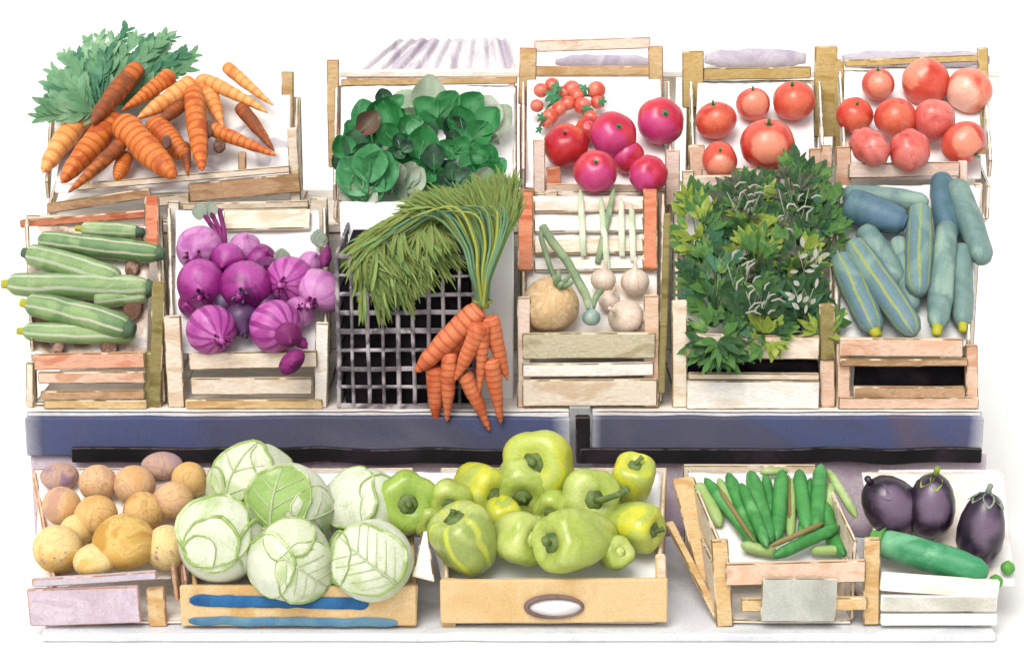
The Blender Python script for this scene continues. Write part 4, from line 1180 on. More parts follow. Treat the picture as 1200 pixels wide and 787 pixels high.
for x, y, r, ms, n, off, rosy, lab in [
    (440, 152, 36, ['spinach_light', 'spinach'], 6, .02, False, 'broad spinach rosette with light outer leaves near the ochre post'),
    (500, 135, 40, ['spinach_pale', 'spinach_pale', 'spinach_light'], 5, .012, False, 'very pale spinach leaves behind the upright dark ones'),
    (564, 150, 34, ['spinach_pale', 'spinach_pale', 'spinach_light'], 5, .012, False, 'very pale leaves at the side near the tall crate'),
    (432, 145, 16, ['spinach_red'], 1, .075, True, 'single reddish brown heart shaped leaf'),
    (455, 122, 18, ['spinach_dark', 'spinach_light'], 3, .05, False, 'grey green curled leaves above the reddish leaf'),
    (464, 148, 27, ['spinach'], 3, .06, False, 'bright green leaf cluster beside the reddish leaf'),
    (512, 124, 24, ['spinach'], 2, .06, False, 'upright rounded bright green leaves at the middle top'),
    (550, 126, 20, ['spinach'], 1, .055, False, 'single oval bright green leaf near the top rail'),
    (570, 143, 19, ['spinach'], 1, .065, False, 'deepest green square topped leaf near the tall crate'),
    (546, 155, 27, ['spinach', 'spinach_dark'], 4, .055, False, 'mid green round cluster under the oval leaf'),
    (414, 182, 26, ['spinach_dark', 'spinach_dark', 'spinach'], 5, .06, False, 'dark olive leaf cluster low by the ochre post'),
    (493, 158, 20, ['spinach_light', 'spinach_dark'], 3, .065, False, 'curled leaf with dark inside in the centre'),
    (488, 186, 34, ['spinach', 'spinach'], 6, .055, False, 'full green bunch in the centre of the crate'),
    (470, 172, 13, ['spinach_dark'], 3, .085, False, 'tiny blackish leaves over the central bunch'),
    (432, 208, 32, ['spinach_light'], 7, .07, False, 'light green frilly bunch at the front corner'),
    (565, 196, 27, ['spinach_light', 'spinach_light', 'spinach'], 6, .07, False, 'light green pear shaped bunch near the carrot tops'),
    (533, 210, 19, ['spinach_dark'], 4, .07, True, 'near black green bunch low at the front'),
    (532, 172, 17, ['spinach_dark', 'spinach'], 4, .05, False, 'dark leaves between the two round clusters'),
    (420, 224, 24, ['spinach_pale', 'spinach_pale'], 5, .05, False, 'pale drooping outer leaves at the front corner below the frilly bunch'),
    (560, 222, 26, ['spinach_pale', 'greygreen'], 5, .045, False, 'pale drooping outer leaves just above the carrot tops'),
    (510, 196, 24, ['spinach_dark', 'spinach'], 4, .05, False, 'dark green leaves tucked between the full bunch and the blackish one'),
    (470, 216, 28, ['spinach_pale', 'greygreen', 'spinach_pale'], 6, .045, False, 'pale white ribbed leaves hanging over the front')]:
    greens(x, y, r, ms, n, lab, off, rosy=rosy)

# hanging carrot bunch ---------------------------------------------------------
Yb = F0 - 0.035
tie = at(566, 360, Yb)
root = empty('carrot_bunch', tie, 'bunch of carrots with arching green tops hanging over the lattice crate', 'carrot bunch')
for i, (x0, y0, x1, y1, w, dY) in enumerate([(563, 360, 486, 436, 27, -.012), (564, 378, 533, 446, 23, -.03), (510, 428, 511, 498, 23, .0), (527, 412, 524, 494, 21, -.012), (543, 436, 574, 505, 20, -.012), (567, 378, 562, 462, 17, -.028), (573, 370, 595, 446, 22, -.014), (575, 420, 587, 496, 21, -.022), (556, 372, 514, 440, 22, .004)]):
    A, B = at(x0, y0, Yb + dY), at(x1, y1, Yb + dY * .9)
    o = obj('carrot', spindle((B - A).length, w / 2 * mpp(A), CARROT if i not in (0,) else FATCARROT, U(-.015, .015), bumpy=.05), 'carrot_red', root)
    o.location = A - tie; o.rotation_mode = 'QUATERNION'; o.rotation_quaternion = zquat(B - A)
bm = BM()
random.seed(21)
def strand(pts, w, mi, taper=True):
    # Catmull-Rom through the points
    out = []
    P = [pts[0]] + pts + [pts[-1]]
    for i in range(1, len(P) - 2):
        for s in range(5):
            t = s / 5
            a, b, c, d = P[i - 1], P[i], P[i + 1], P[i + 2]
            out.append(.5 * ((2 * b) + (c - a) * t + (2 * a - 5 * b + 4 * c - d) * t * t + (3 * b - a - 3 * c + d) * t ** 3))
    out.append(pts[-1])
    n = len(out)
    tube(bm, out, [w * (1 - .75 * max(0, (j / n - .55) / .45)) if taper else w for j in range(n)], 6, mi)
    return out
tips = []
for i in range(210):
    q = i / 209
    q = q ** 1.15
    # from upright on the outer side to sweeping over to the other
    xm, ym = 596 - 96 * q + U(-4, 4), 262 - 8 * q + 20 * (q > .8) * (q - .8) + U(-6, 6)
    xt = 592 - 166 * q + U(-8, 8)
    yt = 238 + 12 * math.sin(q * 5) + max(0, q - .45) * 120 + U(-8, 10)
    x_mid = 572 + (xm - 572) * .5
    Yd = U(0, .05)
    pts = [tie + V((U(-.008, .008), U(-.008, .008), 0)), at(566 + (x_mid - 566) * .45, 322, Yb - .004 + Yd * .4), at(x_mid + 4, 285, Yb + Yd), at(xm, ym - 8, Yb + .01 + Yd), at(xt, yt, Yb + .02 + Yd)]
    if q > .5:
        pts.append(at(xt + U(-10, 22), yt + U(16, 62) * q, Yb + .01 + Yd * .6))
    r = random.random()
    mi = 0 if r < .36 else (3 if r < .84 else (1 if r < .94 else 2))
    if i % 8 == 3:
        mi = 1 if i % 3 else 2
        pts = [p_ - FWD * (.016 + .02 * (k_ > 0)) for k_, p_ in enumerate(pts[:-1] if len(pts) > 5 else pts)]
        strand(pts, U(.0022, .0034), mi)
        continue
    tips.append((strand(pts, U(.0026, .0046), mi), mi))
obj('stalks', bm, ['stalk', 'stalk_teal', 'stalk_yellow', 'stalk_olive'], root, tie)
bm = BM()
for out, mi in tips:
    n = len(out)
    for j in range(int(n * .56), n, 1):
        for s in range(5):
            p = out[j] + V((U(-1, 1), U(-1, 1), U(-1, 1))) * .006
            d = (out[min(j + 1, n - 1)] - out[max(j - 1, 0)]).normalized()
            sd = d.cross(-FWD).normalized() * random.choice((-1, 1))
            leaf(bm, p, d * U(1.2, 1.8) + sd * U(.0, .28) - FWD * U(-.15, .25), -FWD + UP * .5, U(.04, .075), U(.002, .0036), droop=U(0, .3), mi=random.choice((0, 0, 0, 1, 2)), nu=2, nv=3)
obj('leaves', bm, ['stalk_olive', 'stalk', 'stalk_olive'], root, tie)
bm = BM()
tube(bm, [tie + V((math.cos(a) * .016, math.sin(a) * .014, .012)) for a in [2 * PI * i / 20 for i in range(21)]], .0035, 8)
obj('tie_band', bm, 'stalk_yellow', root, tie)

# herbs ---------------------------------------------------------------
random.seed(5)
def herb(px, py, w, h, n, mats_w, label, off=.04, hang=0, spread=1.0):
    base = FRONT.on(px, py + h * .55, .006)
    root = empty('herb_bunch', base, label, 'herbs', 'bunches of leafy herbs in the pale crate')
    bl, bs = BM(), BM()
    names = [m for m, _ in mats_w]
    wts = [x for _, x in mats_w]
    for i in range(n):
        a, rr = U(0, 2 * PI), math.sqrt(U(0, 1))
        x, y = px + math.cos(a) * rr * w / 2, py + math.sin(a) * rr * h / 2
        p = FRONT.on(x, y, off * (1.15 - .7 * rr) + U(0, .02))
        st = base.lerp(p, .55) - FWD * .01
        if i % 3 == 0:
            tube(bs, [base, st, p], [.0018, .0015, .001], 5)
        dirn = (p - st).normalized() * .8 + RT * math.cos(a) * .7 * spread - UP * (math.sin(a) * .7 * spread) + UP * (.25 - hang) - FWD * U(0, .6)
        mi = random.choices(range(len(names)), wts)[0]
        # three-lobed leaflet
        dn = dirn.normalized()
        sd = dn.cross(-FWD).normalized()
        L = U(.024, .05)
        for kx, ln in random.choice((((0, 1), (.6, .8), (-.6, .8), (1.2, .5), (-1.2, .5)), ((0, 1.1), (.5, .8), (-.5, .7)), ((0, .8), (.8, .9), (-.7, .8)))):
            leaf(bl, p, dn + sd * kx, -FWD + UP * U(-.3, .6) + RT * U(-.4, .4), L * ln, L * ln * U(.1, .24), cup=.3, droop=U(-.1, .4), mi=mi, nu=2, nv=5, serr=.12)
    obj('leaves', bl, names, root, root.location)
    obj('leaf_stalks', bs, 'herb_mid', root, root.location)
    return root

D, MD, LT, TL = 'herb_dark', 'herb_mid', 'herb_light', 'herb_teal'
GYH = 'herb_greyed'
herb(822, 262, 46, 84, 48, [(MD, 5), (LT, 3), (D, 2)], 'yellow green herb bunch at the upper corner beside the olive stake', spread=1.3)
herb(876, 246, 66, 70, 70, [(D, 6), (MD, 4), (GYH, 2), (LT, 1)], 'dark tipped herb bunch in the upper middle of the crate', off=.05, spread=1.4)
herb(932, 226, 56, 66, 70, [(D, 6), (MD, 4), (GYH, 2)], 'tallest herb bunch reaching up to the ochre post', spread=1.4)
herb(962, 262, 42, 84, 46, [(MD, 5), (TL, 3), (D, 3)], 'herb bunch with spiky sprigs next to the blue marrows', spread=1.5)
herb(836, 326, 60, 90, 76, [(MD, 5), (TL, 5), (D, 3)], 'bluish green herb bunch low on the olive stake side', off=.05, spread=1.2)
herb(888, 296, 56, 72, 62, [(LT, 4), (MD, 4), (GYH, 3)], 'light lime green herb bunch in the very middle', off=.06)
herb(930, 298, 60, 72, 62, [(LT, 4), (D, 4), (GYH, 2), (MD, 3)], 'mixed light and dark herb bunch beside the middle one', off=.06)
herb(892, 358, 64, 76, 86, [(D, 7), (MD, 3), (TL, 1)], 'very dark green herb bunch low in the middle', off=.06)
herb(934, 352, 50, 70, 72, [(D, 8), (TL, 2)], 'darkest herb bunch low beside the olive topped post', off=.055)
herb(842, 398, 46, 48, 58, [(D, 6), (MD, 4)], 'herb sprig drooping over the front slat', off=.05, hang=1.0, spread=1.2)
herb(900, 394, 44, 26, 22, [(LT, 4), (MD, 4)], 'lime green sprigs poking over the front slat', off=.04, hang=.9)
herb(962, 384, 26, 36, 20, [(LT, 4), (MD, 4)], 'small lime sprigs beside the olive topped post', off=.04)
# pale stems and petals tucked into the herbs
for i, (x, y, w, h, lab) in enumerate(((872, 236, 50, 36, 'pale grey stems scattered over the dark tipped herbs'), (930, 240, 44, 60, 'pale grey curling stems over the tallest herbs'), (866, 322, 34, 40, 'pale grey stems near the bluish herbs'), (948, 306, 30, 40, 'pale grey petals beside the blue marrows'), (888, 352, 34, 34, 'pale grey curls over the very dark herbs'), (942, 346, 28, 26, 'pale grey petals over the darkest herbs'))):
    bm = BM()
    for k in range(9):
        p = FRONT.on(x + U(-w, w) / 2, y + U(-h, h) / 2, .105 + U(0, .012))
        if 'petals' in lab:
            leaf(bm, p, RT * U(-1, 1) + UP * U(-1, 1), -FWD, U(.012, .022), U(.003, .005), nu=2, nv=5)
        else:
            a = U(-.5, 1.2)
            d = RT * math.cos(a) + UP * math.sin(a)
            e = d.cross(FWD)
            L = U(.012, .034)
            tube(bm, [p, p + d * L * .5 + e * L * .2, p + d * L], [.0022, .002, .0014], 6)
    tube(bm, [FRONT.on(x + (q - 2) * w / 5, y + (q % 2 - .5) * h * .6, .104) for q in range(5)], .0012, 5)
    tag(obj('pale_sprig', bm, 'herb_grey'), lab, 'sprig', 'pale grey sprigs among the herbs')

# potatoes ---------------------------------------------------------------
random.seed(11)
GP = 'potatoes heaped in the mauve box'
for x, y, r, m, off, sq, lab in [
    (70, 558, 19, 'potato_shade_and_eyes', .02, (1.2, .8), 'potato in painted mauve shade, highest at the outer end of the heap'),
    (190, 545, 20, 'potato_shade_and_eyes', .02, (1.25, .75), 'potato in painted dark mauve shade, highest beside the cabbages'),
    (222, 562, 21, 'potato_tan', .025, (1, 1), 'tan potato squeezed against the rearmost cabbage'),
    (115, 565, 22, 'potato_pink', .03, (1, .95), 'pinkish potato with violet eyes in the top row'),
    (157, 567, 24, 'potato_pink', .03, (1, .95), 'larger pinkish potato in the middle of the top row'),
    (204, 585, 23, 'potato_pink', .045, (1.05, .95), 'pinkish potato with lilac streak next to the cabbages'),
    (72, 592, 23, 'potato_pink', .04, (1, 1), 'round pinkish potato with brown rim at the outer end'),
    (112, 604, 25, 'potato_tan', .045, (1.05, .95), 'tan potato with wavy brown stain in the second row'),
    (168, 598, 24, 'potato_tan', .04, (1, .9), 'orange tan potato in the second row above the yellow one'),
    (146, 634, 35, 'potato_yellow', .065, (1.05, .95), 'largest mustard yellow potato in the centre'),
    (68, 642, 29, 'potato_pale', .05, (1, 1), 'pale yellow potato with dark eyes at the front outer corner'),
    (112, 656, 24, 'potato_pale', .05, (1.1, .8), 'pale yellow potato low at the front middle'),
    (194, 640, 25, 'potato_pale', .05, (.95, 1.1), 'pale yellow speckled potato at the front beside the brown lath'),
    (90, 622, 20, 'potato_pale', .03, (1, 1), 'small pale potato wedged between the front ones')]:
    p = LOW.on(x, y, off); k = r * mpp(p)
    bm = BM(); lathe(bm, rprof(k, 0, sq[1], 15), 26, amp=.1, squash=(sq[0], 1))
    o = obj('potato', bm, m); o.location = p; o.rotation_mode = 'QUATERNION'; o.rotation_quaternion = zquat(UP * .9 - FWD * .5 + RT * U(-.15, .15), RT)
    tag(o, lab, 'potato', GP)
    if 'eyes' in lab or 'speckled' in lab:
        bm = BM()
        for j in range(7):
            d = (-FWD * 1 + RT * U(-.6, .6) + UP * U(-.6, .1)).normalized()
            d = o.rotation_quaternion.inverted() @ d
            pp = V((d.x * k * sq[0], d.y * k, d.z * k * sq[1])) * 1.0
            s = lathe(BM(), rprof(k * U(.05, .1), 0, .6, 6), 7)
            for v in s.verts:
                v.co = pp + v.co
            me = bpy.data.meshes.new('t'); s.to_mesh(me); s.free(); bm.from_mesh(me); bpy.data.meshes.remove(me)
        c = obj('potato_eyes', bm, 'potato_shade_and_eyes'); c.parent = o

# cabbages ---------------------------------------------------------------
def cap_leaf(bm, R, c, tipdir, amax, lift=.06, mi=0, ri=1, rim=.0025, veins=0, vi=2, elong=1.15):
    """a leaf hugging a ball of radius R: centre direction c, tip direction, angular half width amax"""
    c = V(c).normalized()
    t = V(tipdir); t = (t - c * t.dot(c)).normalized()
    s = c.cross(t)
    ph = U(0, 60)
    def pt(al, ph_, up=0.0):
        d = c * math.cos(al) + (t * math.cos(ph_) + s * math.sin(ph_)) * math.sin(al)
        k = al / amax
        return d * R * (1.015 + lift * k * k + .02 * NZ.noise(V((d.x * 4, d.y * 4, d.z * 4 + ph))) + up)
    na, nr = 36, 9
    def am(ph_):
        return amax * (1 + (elong - 1) * math.cos(ph_)) * (1 + .2 * NZ.noise(V((math.cos(ph_) * 1.3, math.sin(ph_) * 1.3, ph))) + .05 * NZ.noise(V((math.cos(ph_) * 5, math.sin(ph_) * 5, ph))))
    cv = bm.verts.new(pt(0, 0))
    rows = [[bm.verts.new(pt(am(2 * PI * i / na) * j / nr, 2 * PI * i / na)) for i in range(na)] for j in range(1, nr + 1)]
    for i in range(na):
        i2 = (i + 1) % na
        bm.faces.new((cv, rows[0][i], rows[0][i2])).material_index = mi
        for j in range(nr - 1):
            bm.faces.new((rows[j][i], rows[j + 1][i], rows[j + 1][i2], rows[j][i2])).material_index = mi
    edge = [pt(am(2 * PI * i / na), 2 * PI * i / na) for i in range(na + 1)]
    tube(bm, edge, [rim * (1 + .5 * math.sin(2 * PI * i / na + ph)) for i in range(na + 1)], 6, ri)
    if veins:
        mid = [pt(am(PI) * (1 - q / 5), PI, .01) for q in range(5)] + [pt(am(0) * q / 6, 0, .01) for q in range(7)]
        tube(bm, mid, [.0034 - .0022 * q / 11 for q in range(12)], 6, vi)
        for kx in range(veins):
            f = -0.75 + 1.5 * kx / veins
            al0 = abs(f) * amax * (1.1 if f > 0 else .9)
            p0a = (al0, 0 if f > 0 else PI)
            for sg in (-1, 1):
                pts = []
                for q in range(6):
                    w = q / 5
                    # straight on the tangent plane from the midrib outwards and towards the tip
                    x = f * amax + w * amax * .55
                    y = sg * w * amax * .72
                    al, az = math.hypot(x, y), math.atan2(y, x)
                    al = min(al, am(az) * .97)
                    pts.append(pt(al, az, .008))
                tube(bm, pts, [.0018 - .0011 * q / 5 for q in range(6)], 5, vi)

GCB = 'cabbages in the blue striped crate'
def cabbage(px, py, r, body, leaves, label, off, stalk=None, sq=1.0):
    p = LOW.on(px, py, off); k = 1.12 * r * mpp(p)
    bm = BM(); lathe(bm, rprof(k * .97, 0, sq, 17), 34, amp=.05)
    o = obj('cabbage', bm, body); o.location = p
    tag(o, label, 'cabbage', GCB)
    for c, t, a, m, v, rim in leaves:
        bm = BM()
        cc = RT * c[0] + UP * c[1] - FWD * c[2]
        tt = RT * t[0] + UP * t[1]
        cap_leaf(bm, k * .97, cc, tt, a, mi=0, veins=v, rim=rim)
        for vv in bm.verts:
            if sq != 1:
                vv.co.z *= sq
        l = obj('leaf', bm, [m, 'cabbage_rim', 'cabbage_vein'], solid=0)
        l.parent = o
    if stalk:
        bm = BM()
        (x0, y0), (x1, y1) = stalk
        pts = [LOW.on(x0 + (x1 - x0) * q / 5, y0 + (y1 - y0) * q / 5, off + k * 1.12) - p for q in range(6)]
        pts = [d.normalized() * k * 1.09 for d in pts]
        tube(bm, pts, [.0055, .005, .0045, .0045, .004, .004], 8)
        c = obj('midrib', bm, 'cabbage_stalk'); c.parent = o
    return o
random.seed(3)
CL, CGN = 'cabbage_leaf', 'cabbage_green'
cabbage(296, 572, 47, 'cabbage', [((-.3, .4, .8), (.3, 1), .75, CL, 2, .0025), ((.5, .5, .6), (1, .6), .6, 'cabbage', 0, .002), ((-.8, -.1, .5), (-1, 0), .6, 'cabbage', 0, .002)], 'rearmost cabbage touching the black trim of the bench', .055)
cabbage(428, 597, 44, 'cabbage', [((-.4, .3, .8), (-.2, 1), .8, 'cabbage', 0, .0026), ((.5, .2, .8), (1, .3), .7, 'cabbage', 0, .0018)], 'smooth whitish cabbage behind the veined one', .05)
cabbage(342, 656, 45, 'cabbage', [((-.5, -.1, .8), (-1, .1), .8, 'cabbage', 0, .0026), ((.4, -.2, .8), (.8, -.6), .8, CL, 4, .002), ((0, .6, .8), (0, 1), .6, CL, 0, .002)], 'white cabbage with faint veins low at the front of the striped crate', .07)
cabbage(338, 593, 46, 'cabbage', [((-.25, .2, .9), (.1, 1), .8, CGN, 3, .003), ((.62, -.2, .7), (1, 0), .7, CL, 2, .0022), ((-.1, -.7, .6), (0, -1), .6, 'cabbage', 0, .0028)], 'greenest cabbage at the centre of the striped crate', .085, stalk=((334, 607), (378, 672)))
cabbage(258, 633, 46, 'cabbage', [((-.1, .3, .9), (.1, 1), .95, CL, 0, .0034), ((-.1, -.1, .95), (.3, .8), .62, CL, 0, .0024), ((-.3, -.25, .9), (-.3, 1), .4, 'cabbage', 0, .002), ((.85, -.1, .5), (1, 0), .6, 'cabbage', 0, .003)], 'layered white cabbage at the front corner beside the potatoes', .075)
cabbage(436, 656, 44, 'cabbage', [((.05, 0, .95), (-.75, .6), .95, CL, 5, .0028), ((-.8, .1, .5), (-1, .3), .6, 'cabbage', 0, .0026)], 'cabbage with a fan of pale green veins at the front corner', .075)

# folded white card between the cabbages and peppers
root = BM()
a0, a1, a2 = LOW.on(499, 606, .05), LOW.on(484, 674, .06), LOW.on(508, 680, .06)
a3 = LOW.on(496, 660, .012)
vs = [root.verts.new(v) for v in (a0, a1, a2, a3)]
for q in ((0, 1, 2), (0, 2, 3), (0, 3, 1)):
    root.faces.new([vs[i] for i in q])
for i, j in ((0, 1), (0, 2), (1, 2)):
    A, B = vs[i].co.copy(), vs[j].co.copy()
    tube(root, [A, A.lerp(B, .5), B], .0012, 6, 1)
tag(obj('folded_card', root, ['paper', 'edge'], smooth=False, solid=.001), 'small folded white paper card standing between cabbages and peppers', 'card')

# peppers ---------------------------------------------------------------
GPP = 'green and yellow peppers in the tan cardboard box'
def pepper(px, py, r, dx, dy, m, label, off, h=1.15, lobes=4, stem=(.55, .2), ld=.16, taper=.8, green='pepper_stem', ring=True, sq=(1, 1)):
    """dx, dy: where the stem shows, in pixels from the centre"""
    p = LOW.on(px, py, off); k = .9 * r * mpp(p)
    H = k * h
    prof = [(.06, .78), (.2, .80), (.42, .92), (.7, .97), (.92, .80), (1, .5), (.98, .1), (.93, -.3), (.85, -.62), (.68, -.86), (.42, -.96), (.2, -.93), (.05, -.9)]
    prof = [(k * a * (1 if z > 0 else 1 - (1 - taper) * -z), H * z) for a, z in prof][::-1]
    bm = BM(); lathe(bm, prof, 40, lobes=lobes, ld=ld, amp=.05, squash=sq, lphase=U(0, 3))
    o = obj('pepper', bm, m); o.location = p; o.rotation_mode = 'QUATERNION'
    o.rotation_quaternion = zquat(axis_px(dx, dy, r), RT)
    tag(o, label, 'pepper', GPP)
    bm = BM()
    lathe(bm, [(k * .34, H * .80), (k * .36, H * .86), (k * .2, H * .92), (k * .12, H * .95)], 12, lobes=6, ld=.25)
    L, b = stem
    tube(bm, [(0, 0, H * .86), (k * b * .2, 0, H * .9 + k * L * .4), (k * b * .7, k * b * .2, H * .9 + k * L * .8), (k * b, k * b * .4, H * .9 + k * L)], [k * .13, k * .11, k * .1, k * .13], 10)
    c = obj('stem', bm, green); c.parent = o
    return o
random.seed(9)
pepper(636, 546, 46, -14, -6, 'pepper_yellow', 'large pepper with yellow side lying topmost over the bench edge', .06, stem=(.25, .1))
pepper(610, 563, 38, 2, 20, 'pepper_lime', 'lime pepper tucked under the topmost yellow one', .055, stem=(.12, .1), taper=.7)
pepper(562, 570, 34, 20, 10, 'pepper_yellow', 'lime pepper with one yellow stripe and a dark round stem scar', .06, stem=(.1, .1))
pepper(688, 584, 40, 8, -2, 'pepper_lime', 'broad lime pepper with its curved stem bent sideways', .05, stem=(.8, .9))
pepper(741, 566, 29, 2, -22, 'pepper_yellow', 'upright yellowish pepper next to the box corner', .05, stem=(.4, .3), h=1.3)
pepper(742, 616, 32, 26, 4, 'pepper_yellow', 'pale pepper with yellow underside at the box corner', .05, stem=(.3, .2))
pepper(476, 587, 41, 5, 2, 'pepper_green', 'greenest ribbed pepper facing out beside the cabbages', .07, lobes=6, stem=(.16, .05), h=.85, ld=.12)
pepper(528, 584, 28, -1, 6, 'pepper_lime', 'small lime pepper with an upright stem between two larger ones', .075, stem=(.7, -.4))
pepper(546, 634, 42, -16, -34, 'pepper_olive', 'olive pepper with yellow streaks low in front of the small one', .075, taper=.85, h=1.1, stem=(.2, .1))
pepper(606, 630, 36, 22, 0, 'pepper_lime', 'plain lime pepper low at the middle of the box', .065, stem=(.2, .1), green='pepper_lime')
pepper(680, 632, 42, -30, 0, 'pepper_lime', 'long lime pepper lying sideways with a thick dark stem', .085, h=1.5, taper=.55, stem=(.6, .4))
pepper(706, 600, 22, 20, 10, 'pepper_lime', 'small lime pepper half hidden above the long sideways one', .03)

pepper(505, 606, 24, 4, 10, 'pepper_lime', 'small lime pepper filling the gap under the greenest one', .05, stem=(.2, .1))
pepper(588, 600, 24, 8, 12, 'pepper_yellow', 'small yellowish pepper between the striped one and the plain lime one', .05, stem=(.15, .1))
pepper(650, 592, 25, -6, 10, 'pepper_lime', 'small lime pepper just below the topmost yellow one', .04, stem=(.15, .1))
pepper(718, 648, 22, 10, -4, 'pepper_lime', 'small lime pepper peeping out at the tip of the long sideways one', .05, stem=(.15, .1), green='pepper_lime')

# beans ---------------------------------------------------------------
GBN = 'bean pods in the cream slatted crate'
BEAN = [(0, .15), (.05, .6), (.15, .95), (.5, 1), (.85, .95), (.95, .6), (1, .15)]
for a, b, w, off, m, bend, lab in [
    ((818, 566), (844, 616), 18, .010, 'bean_pale', 0, 'pale outermost bean pod against the crate side'),
    ((826, 560), (887, 640), 15, .022, 'bean', 0, 'long slanting bean pod second from the crate side'),
    ((853, 554), (884, 637), 17, .020, 'bean', 0, 'dark green bean pod third from the crate side'),
    ((879, 552), (904, 635), 19, .022, 'bean', 0, 'thick dark green bean pod in the middle'),
    ((868, 566), (899, 640), 14, .040, 'bean', 0, 'shorter bean pod lying over the thick middle one'),
    ((917, 550), (910, 632), 18, .020, 'bean', 0, 'upright dark bean pod right of the middle'),
    ((936, 550), (946, 622), 17, .022, 'bean', 0, 'short upright bean pod between two taller ones'),
    ((962, 544), (956, 622), 18, .022, 'bean', 0, 'tallest straight bean pod by the back corner'),
    ((968, 588), (990, 650), 18, .022, 'bean', .1, 'thick curved bean pod at the far side of the crate'),
    ((906, 652), (984, 616), 15, .034, 'bean', 0, 'bean pod lying level across the front'),
    ((868, 638), (912, 648), 14, .018, 'bean_pale', 0, 'pale bean pod lying low at the front'),
    ((950, 645), (990, 644), 12, .016, 'bean_pale', 0, 'short pale bean pod lying at the front corner'),
    ((842, 560), (872, 630), 13, .012, 'bean_pale', 0, 'pale green pod between the long slanting pod and the dark third one'),
    ((897, 556), (906, 618), 13, .010, 'bean', 0, 'slim pod tucked right behind the upright dark one'),
    ((928, 560), (926, 630), 12, .010, 'bean_pale', 0, 'pale slim pod between the upright dark pod and the short one'),
    ((950, 560), (938, 634), 12, .012, 'bean', 0, 'slim slanting pod just beside the tallest pod'),
    ((974, 566), (968, 622), 12, .012, 'bean_pale', 0, 'pale slim pod between the tallest pod and the curved one'),
    ((902, 640), (966, 612), 7, .046, 'bean_olive', 0, 'thin olive twig lying over the level pod'),
    ((924, 556), (926, 612), 6, .016, 'bean_olive', 0, 'thin olive twig between two upright pods'),
    ((842, 572), (884, 634), 6, .034, 'bean_olive', 0, 'thin olive twig beside the long slanting pod'),
    ((890, 553), (924, 552), 9, .012, 'bean_pale', 0, 'pale pod tip lying along the back rail'),
    ((970, 550), (1004, 606), 11, .012, 'bean_pale', 0, 'pale slim pod along the far crate side')]:
    nm = 'twig' if 'twig' in lab else 'bean_pod'
    lay_veg(nm, lab, 'twig' if nm == 'twig' else 'bean', GBN if nm != 'twig' else 'twigs among the bean pods', LOW, a, b, w, off, m, BEAN, bend=bend)

# aubergines ---------------------------------------------------------------
GA = 'aubergines in the white tray'
def aub(px, py, w, h, ang, lab, off, cal):
    p = LOW.on(px, py, off); k = mpp(p); r = w / 2 * k; H = h / 2 * k
    prof = [(.08, -1), (.4, -.96), (.75, -.76), (.97, -.4), (1, -.05), (.92, .3), (.76, .62), (.55, .84), (.3, .96), (.08, 1)]
    bm = BM(); lathe(bm, [(r * a, H * z) for a, z in prof], 32, amp=.03)
    o = obj('aubergine', bm, 'aubergine'); o.location = p; o.rotation_mode = 'QUATERNION'
    o.rotation_quaternion = zquat(RT * math.sin(ang) + UP * math.cos(ang) - FWD * .25)
    tag(o, lab, 'aubergine', GA)
    bm = BM()
    for i in range(6):
        a = 2 * PI * i / 6 + U(-.2, .2)
        leaf(bm, (0, 0, H * 1.0), (math.cos(a), math.sin(a), -.35), (0, 0, 1), r * U(.75, 1.05), r * .26, droop=.25, nu=2, nv=5)
    tube(bm, [(0, 0, H * .95), (r * .05, 0, H * 1.1), (r * .2, 0, H * 1.22)], [r * .16, r * .12, r * .13], 8)
    c = obj('calyx', bm, cal); c.parent = o
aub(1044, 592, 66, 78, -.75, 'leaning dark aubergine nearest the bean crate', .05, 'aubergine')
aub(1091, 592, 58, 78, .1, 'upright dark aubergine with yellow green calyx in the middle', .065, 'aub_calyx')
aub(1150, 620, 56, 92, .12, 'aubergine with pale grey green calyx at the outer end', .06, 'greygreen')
o = lay_veg('cucumber', 'bright green cucumber lying along the front of the white tray', 'cucumber', None, LOW, (1030, 634), (1158, 672), 37, .05, 'cucumber', MARROW, parts=(('stalk_end', 0, 'lime', .022, .8),))
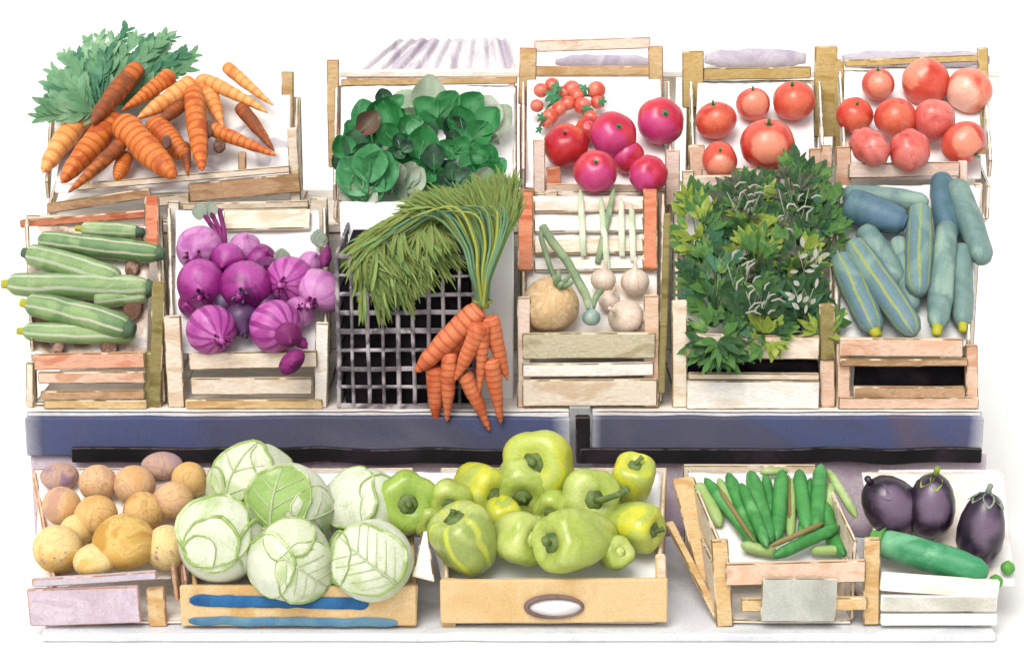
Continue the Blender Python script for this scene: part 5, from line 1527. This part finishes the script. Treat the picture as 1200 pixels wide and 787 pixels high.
for x, y, lab in ((1181, 665, 'upper of two small green limes at the end of the white tray'), (1167, 681, 'lower of two small green limes at the end of the white tray')):
    p = LOW.on(x, y, .014); k = 8.5 * mpp(p)
    o = obj('lime', lathe(BM(), [(k * .05, -k * 1.12), (k * .25, -k * 1.0), *rprof(k, 0, .95, 11)[2:-2], (k * .25, k * 1.0), (k * .05, k * 1.12)], 18), 'lime')
    o.location = p
    tag(o, lab, 'lime', 'small green limes')

# ------------------------------------------------------------------ light, world, camera
w = bpy.data.worlds.new('World'); S.world = w; w.use_nodes = True
nt = w.node_tree
bg = nt.nodes['Background']
sk = nt.nodes.new('ShaderNodeTexSky')
sk.sky_type = 'NISHITA'; sk.sun_disc = False
EL, AZ = math.radians(52), math.radians(200)     # sun behind the viewer, a little to the left
sk.sun_elevation, sk.sun_rotation = EL, AZ
sk.dust_density, sk.ozone_density, sk.air_density = 4.0, 0.6, 0.8
hs = nt.nodes.new('ShaderNodeHueSaturation')
hs.inputs['Saturation'].default_value = 0.25     # veil of cloud
nt.links.new(sk.outputs[0], hs.inputs['Color'])
nt.links.new(hs.outputs[0], bg.inputs['Color'])
bg.inputs['Strength'].default_value = 0.15
sd = bpy.data.lights.new('sun', 'SUN'); sd.energy = 1.5; sd.angle = math.radians(35); sd.color = (1, .97, .93)
so = bpy.data.objects.new('sun', sd); C.objects.link(so)
sdir = V((math.sin(AZ) * math.cos(EL), math.cos(AZ) * math.cos(EL), math.sin(EL)))
so.location = sdir * 6
so.rotation_mode = 'QUATERNION'; so.rotation_quaternion = sdir.to_track_quat('Z', 'Y')
cd = bpy.data.cameras.new('camera'); cd.lens = 72; cd.sensor_width = 36; cd.sensor_fit = 'HORIZONTAL'; cd.clip_end = 200
co = bpy.data.objects.new('camera', cd); C.objects.link(co)
co.location = CAM; co.rotation_euler = (PI / 2 - PITCH, 0, 0)
S.camera = co
vs_ = S.view_settings
vs_.view_transform = 'Standard'; vs_.look = 'None'; vs_.gamma = 1; vs_.use_curve_mapping = False
vs_.exposure = 0.22
S.cycles.max_bounces = 8
print('PLANES', [round(math.degrees(math.atan2((p.b - p.a).z, (p.b - p.a).y)), 1) for p in (FRONT, BACK, LOW)], 'ZS', ZS, 'ZR', ZR, 'ZT', ZT, 'slab', at(600, 745, -0.515).z)
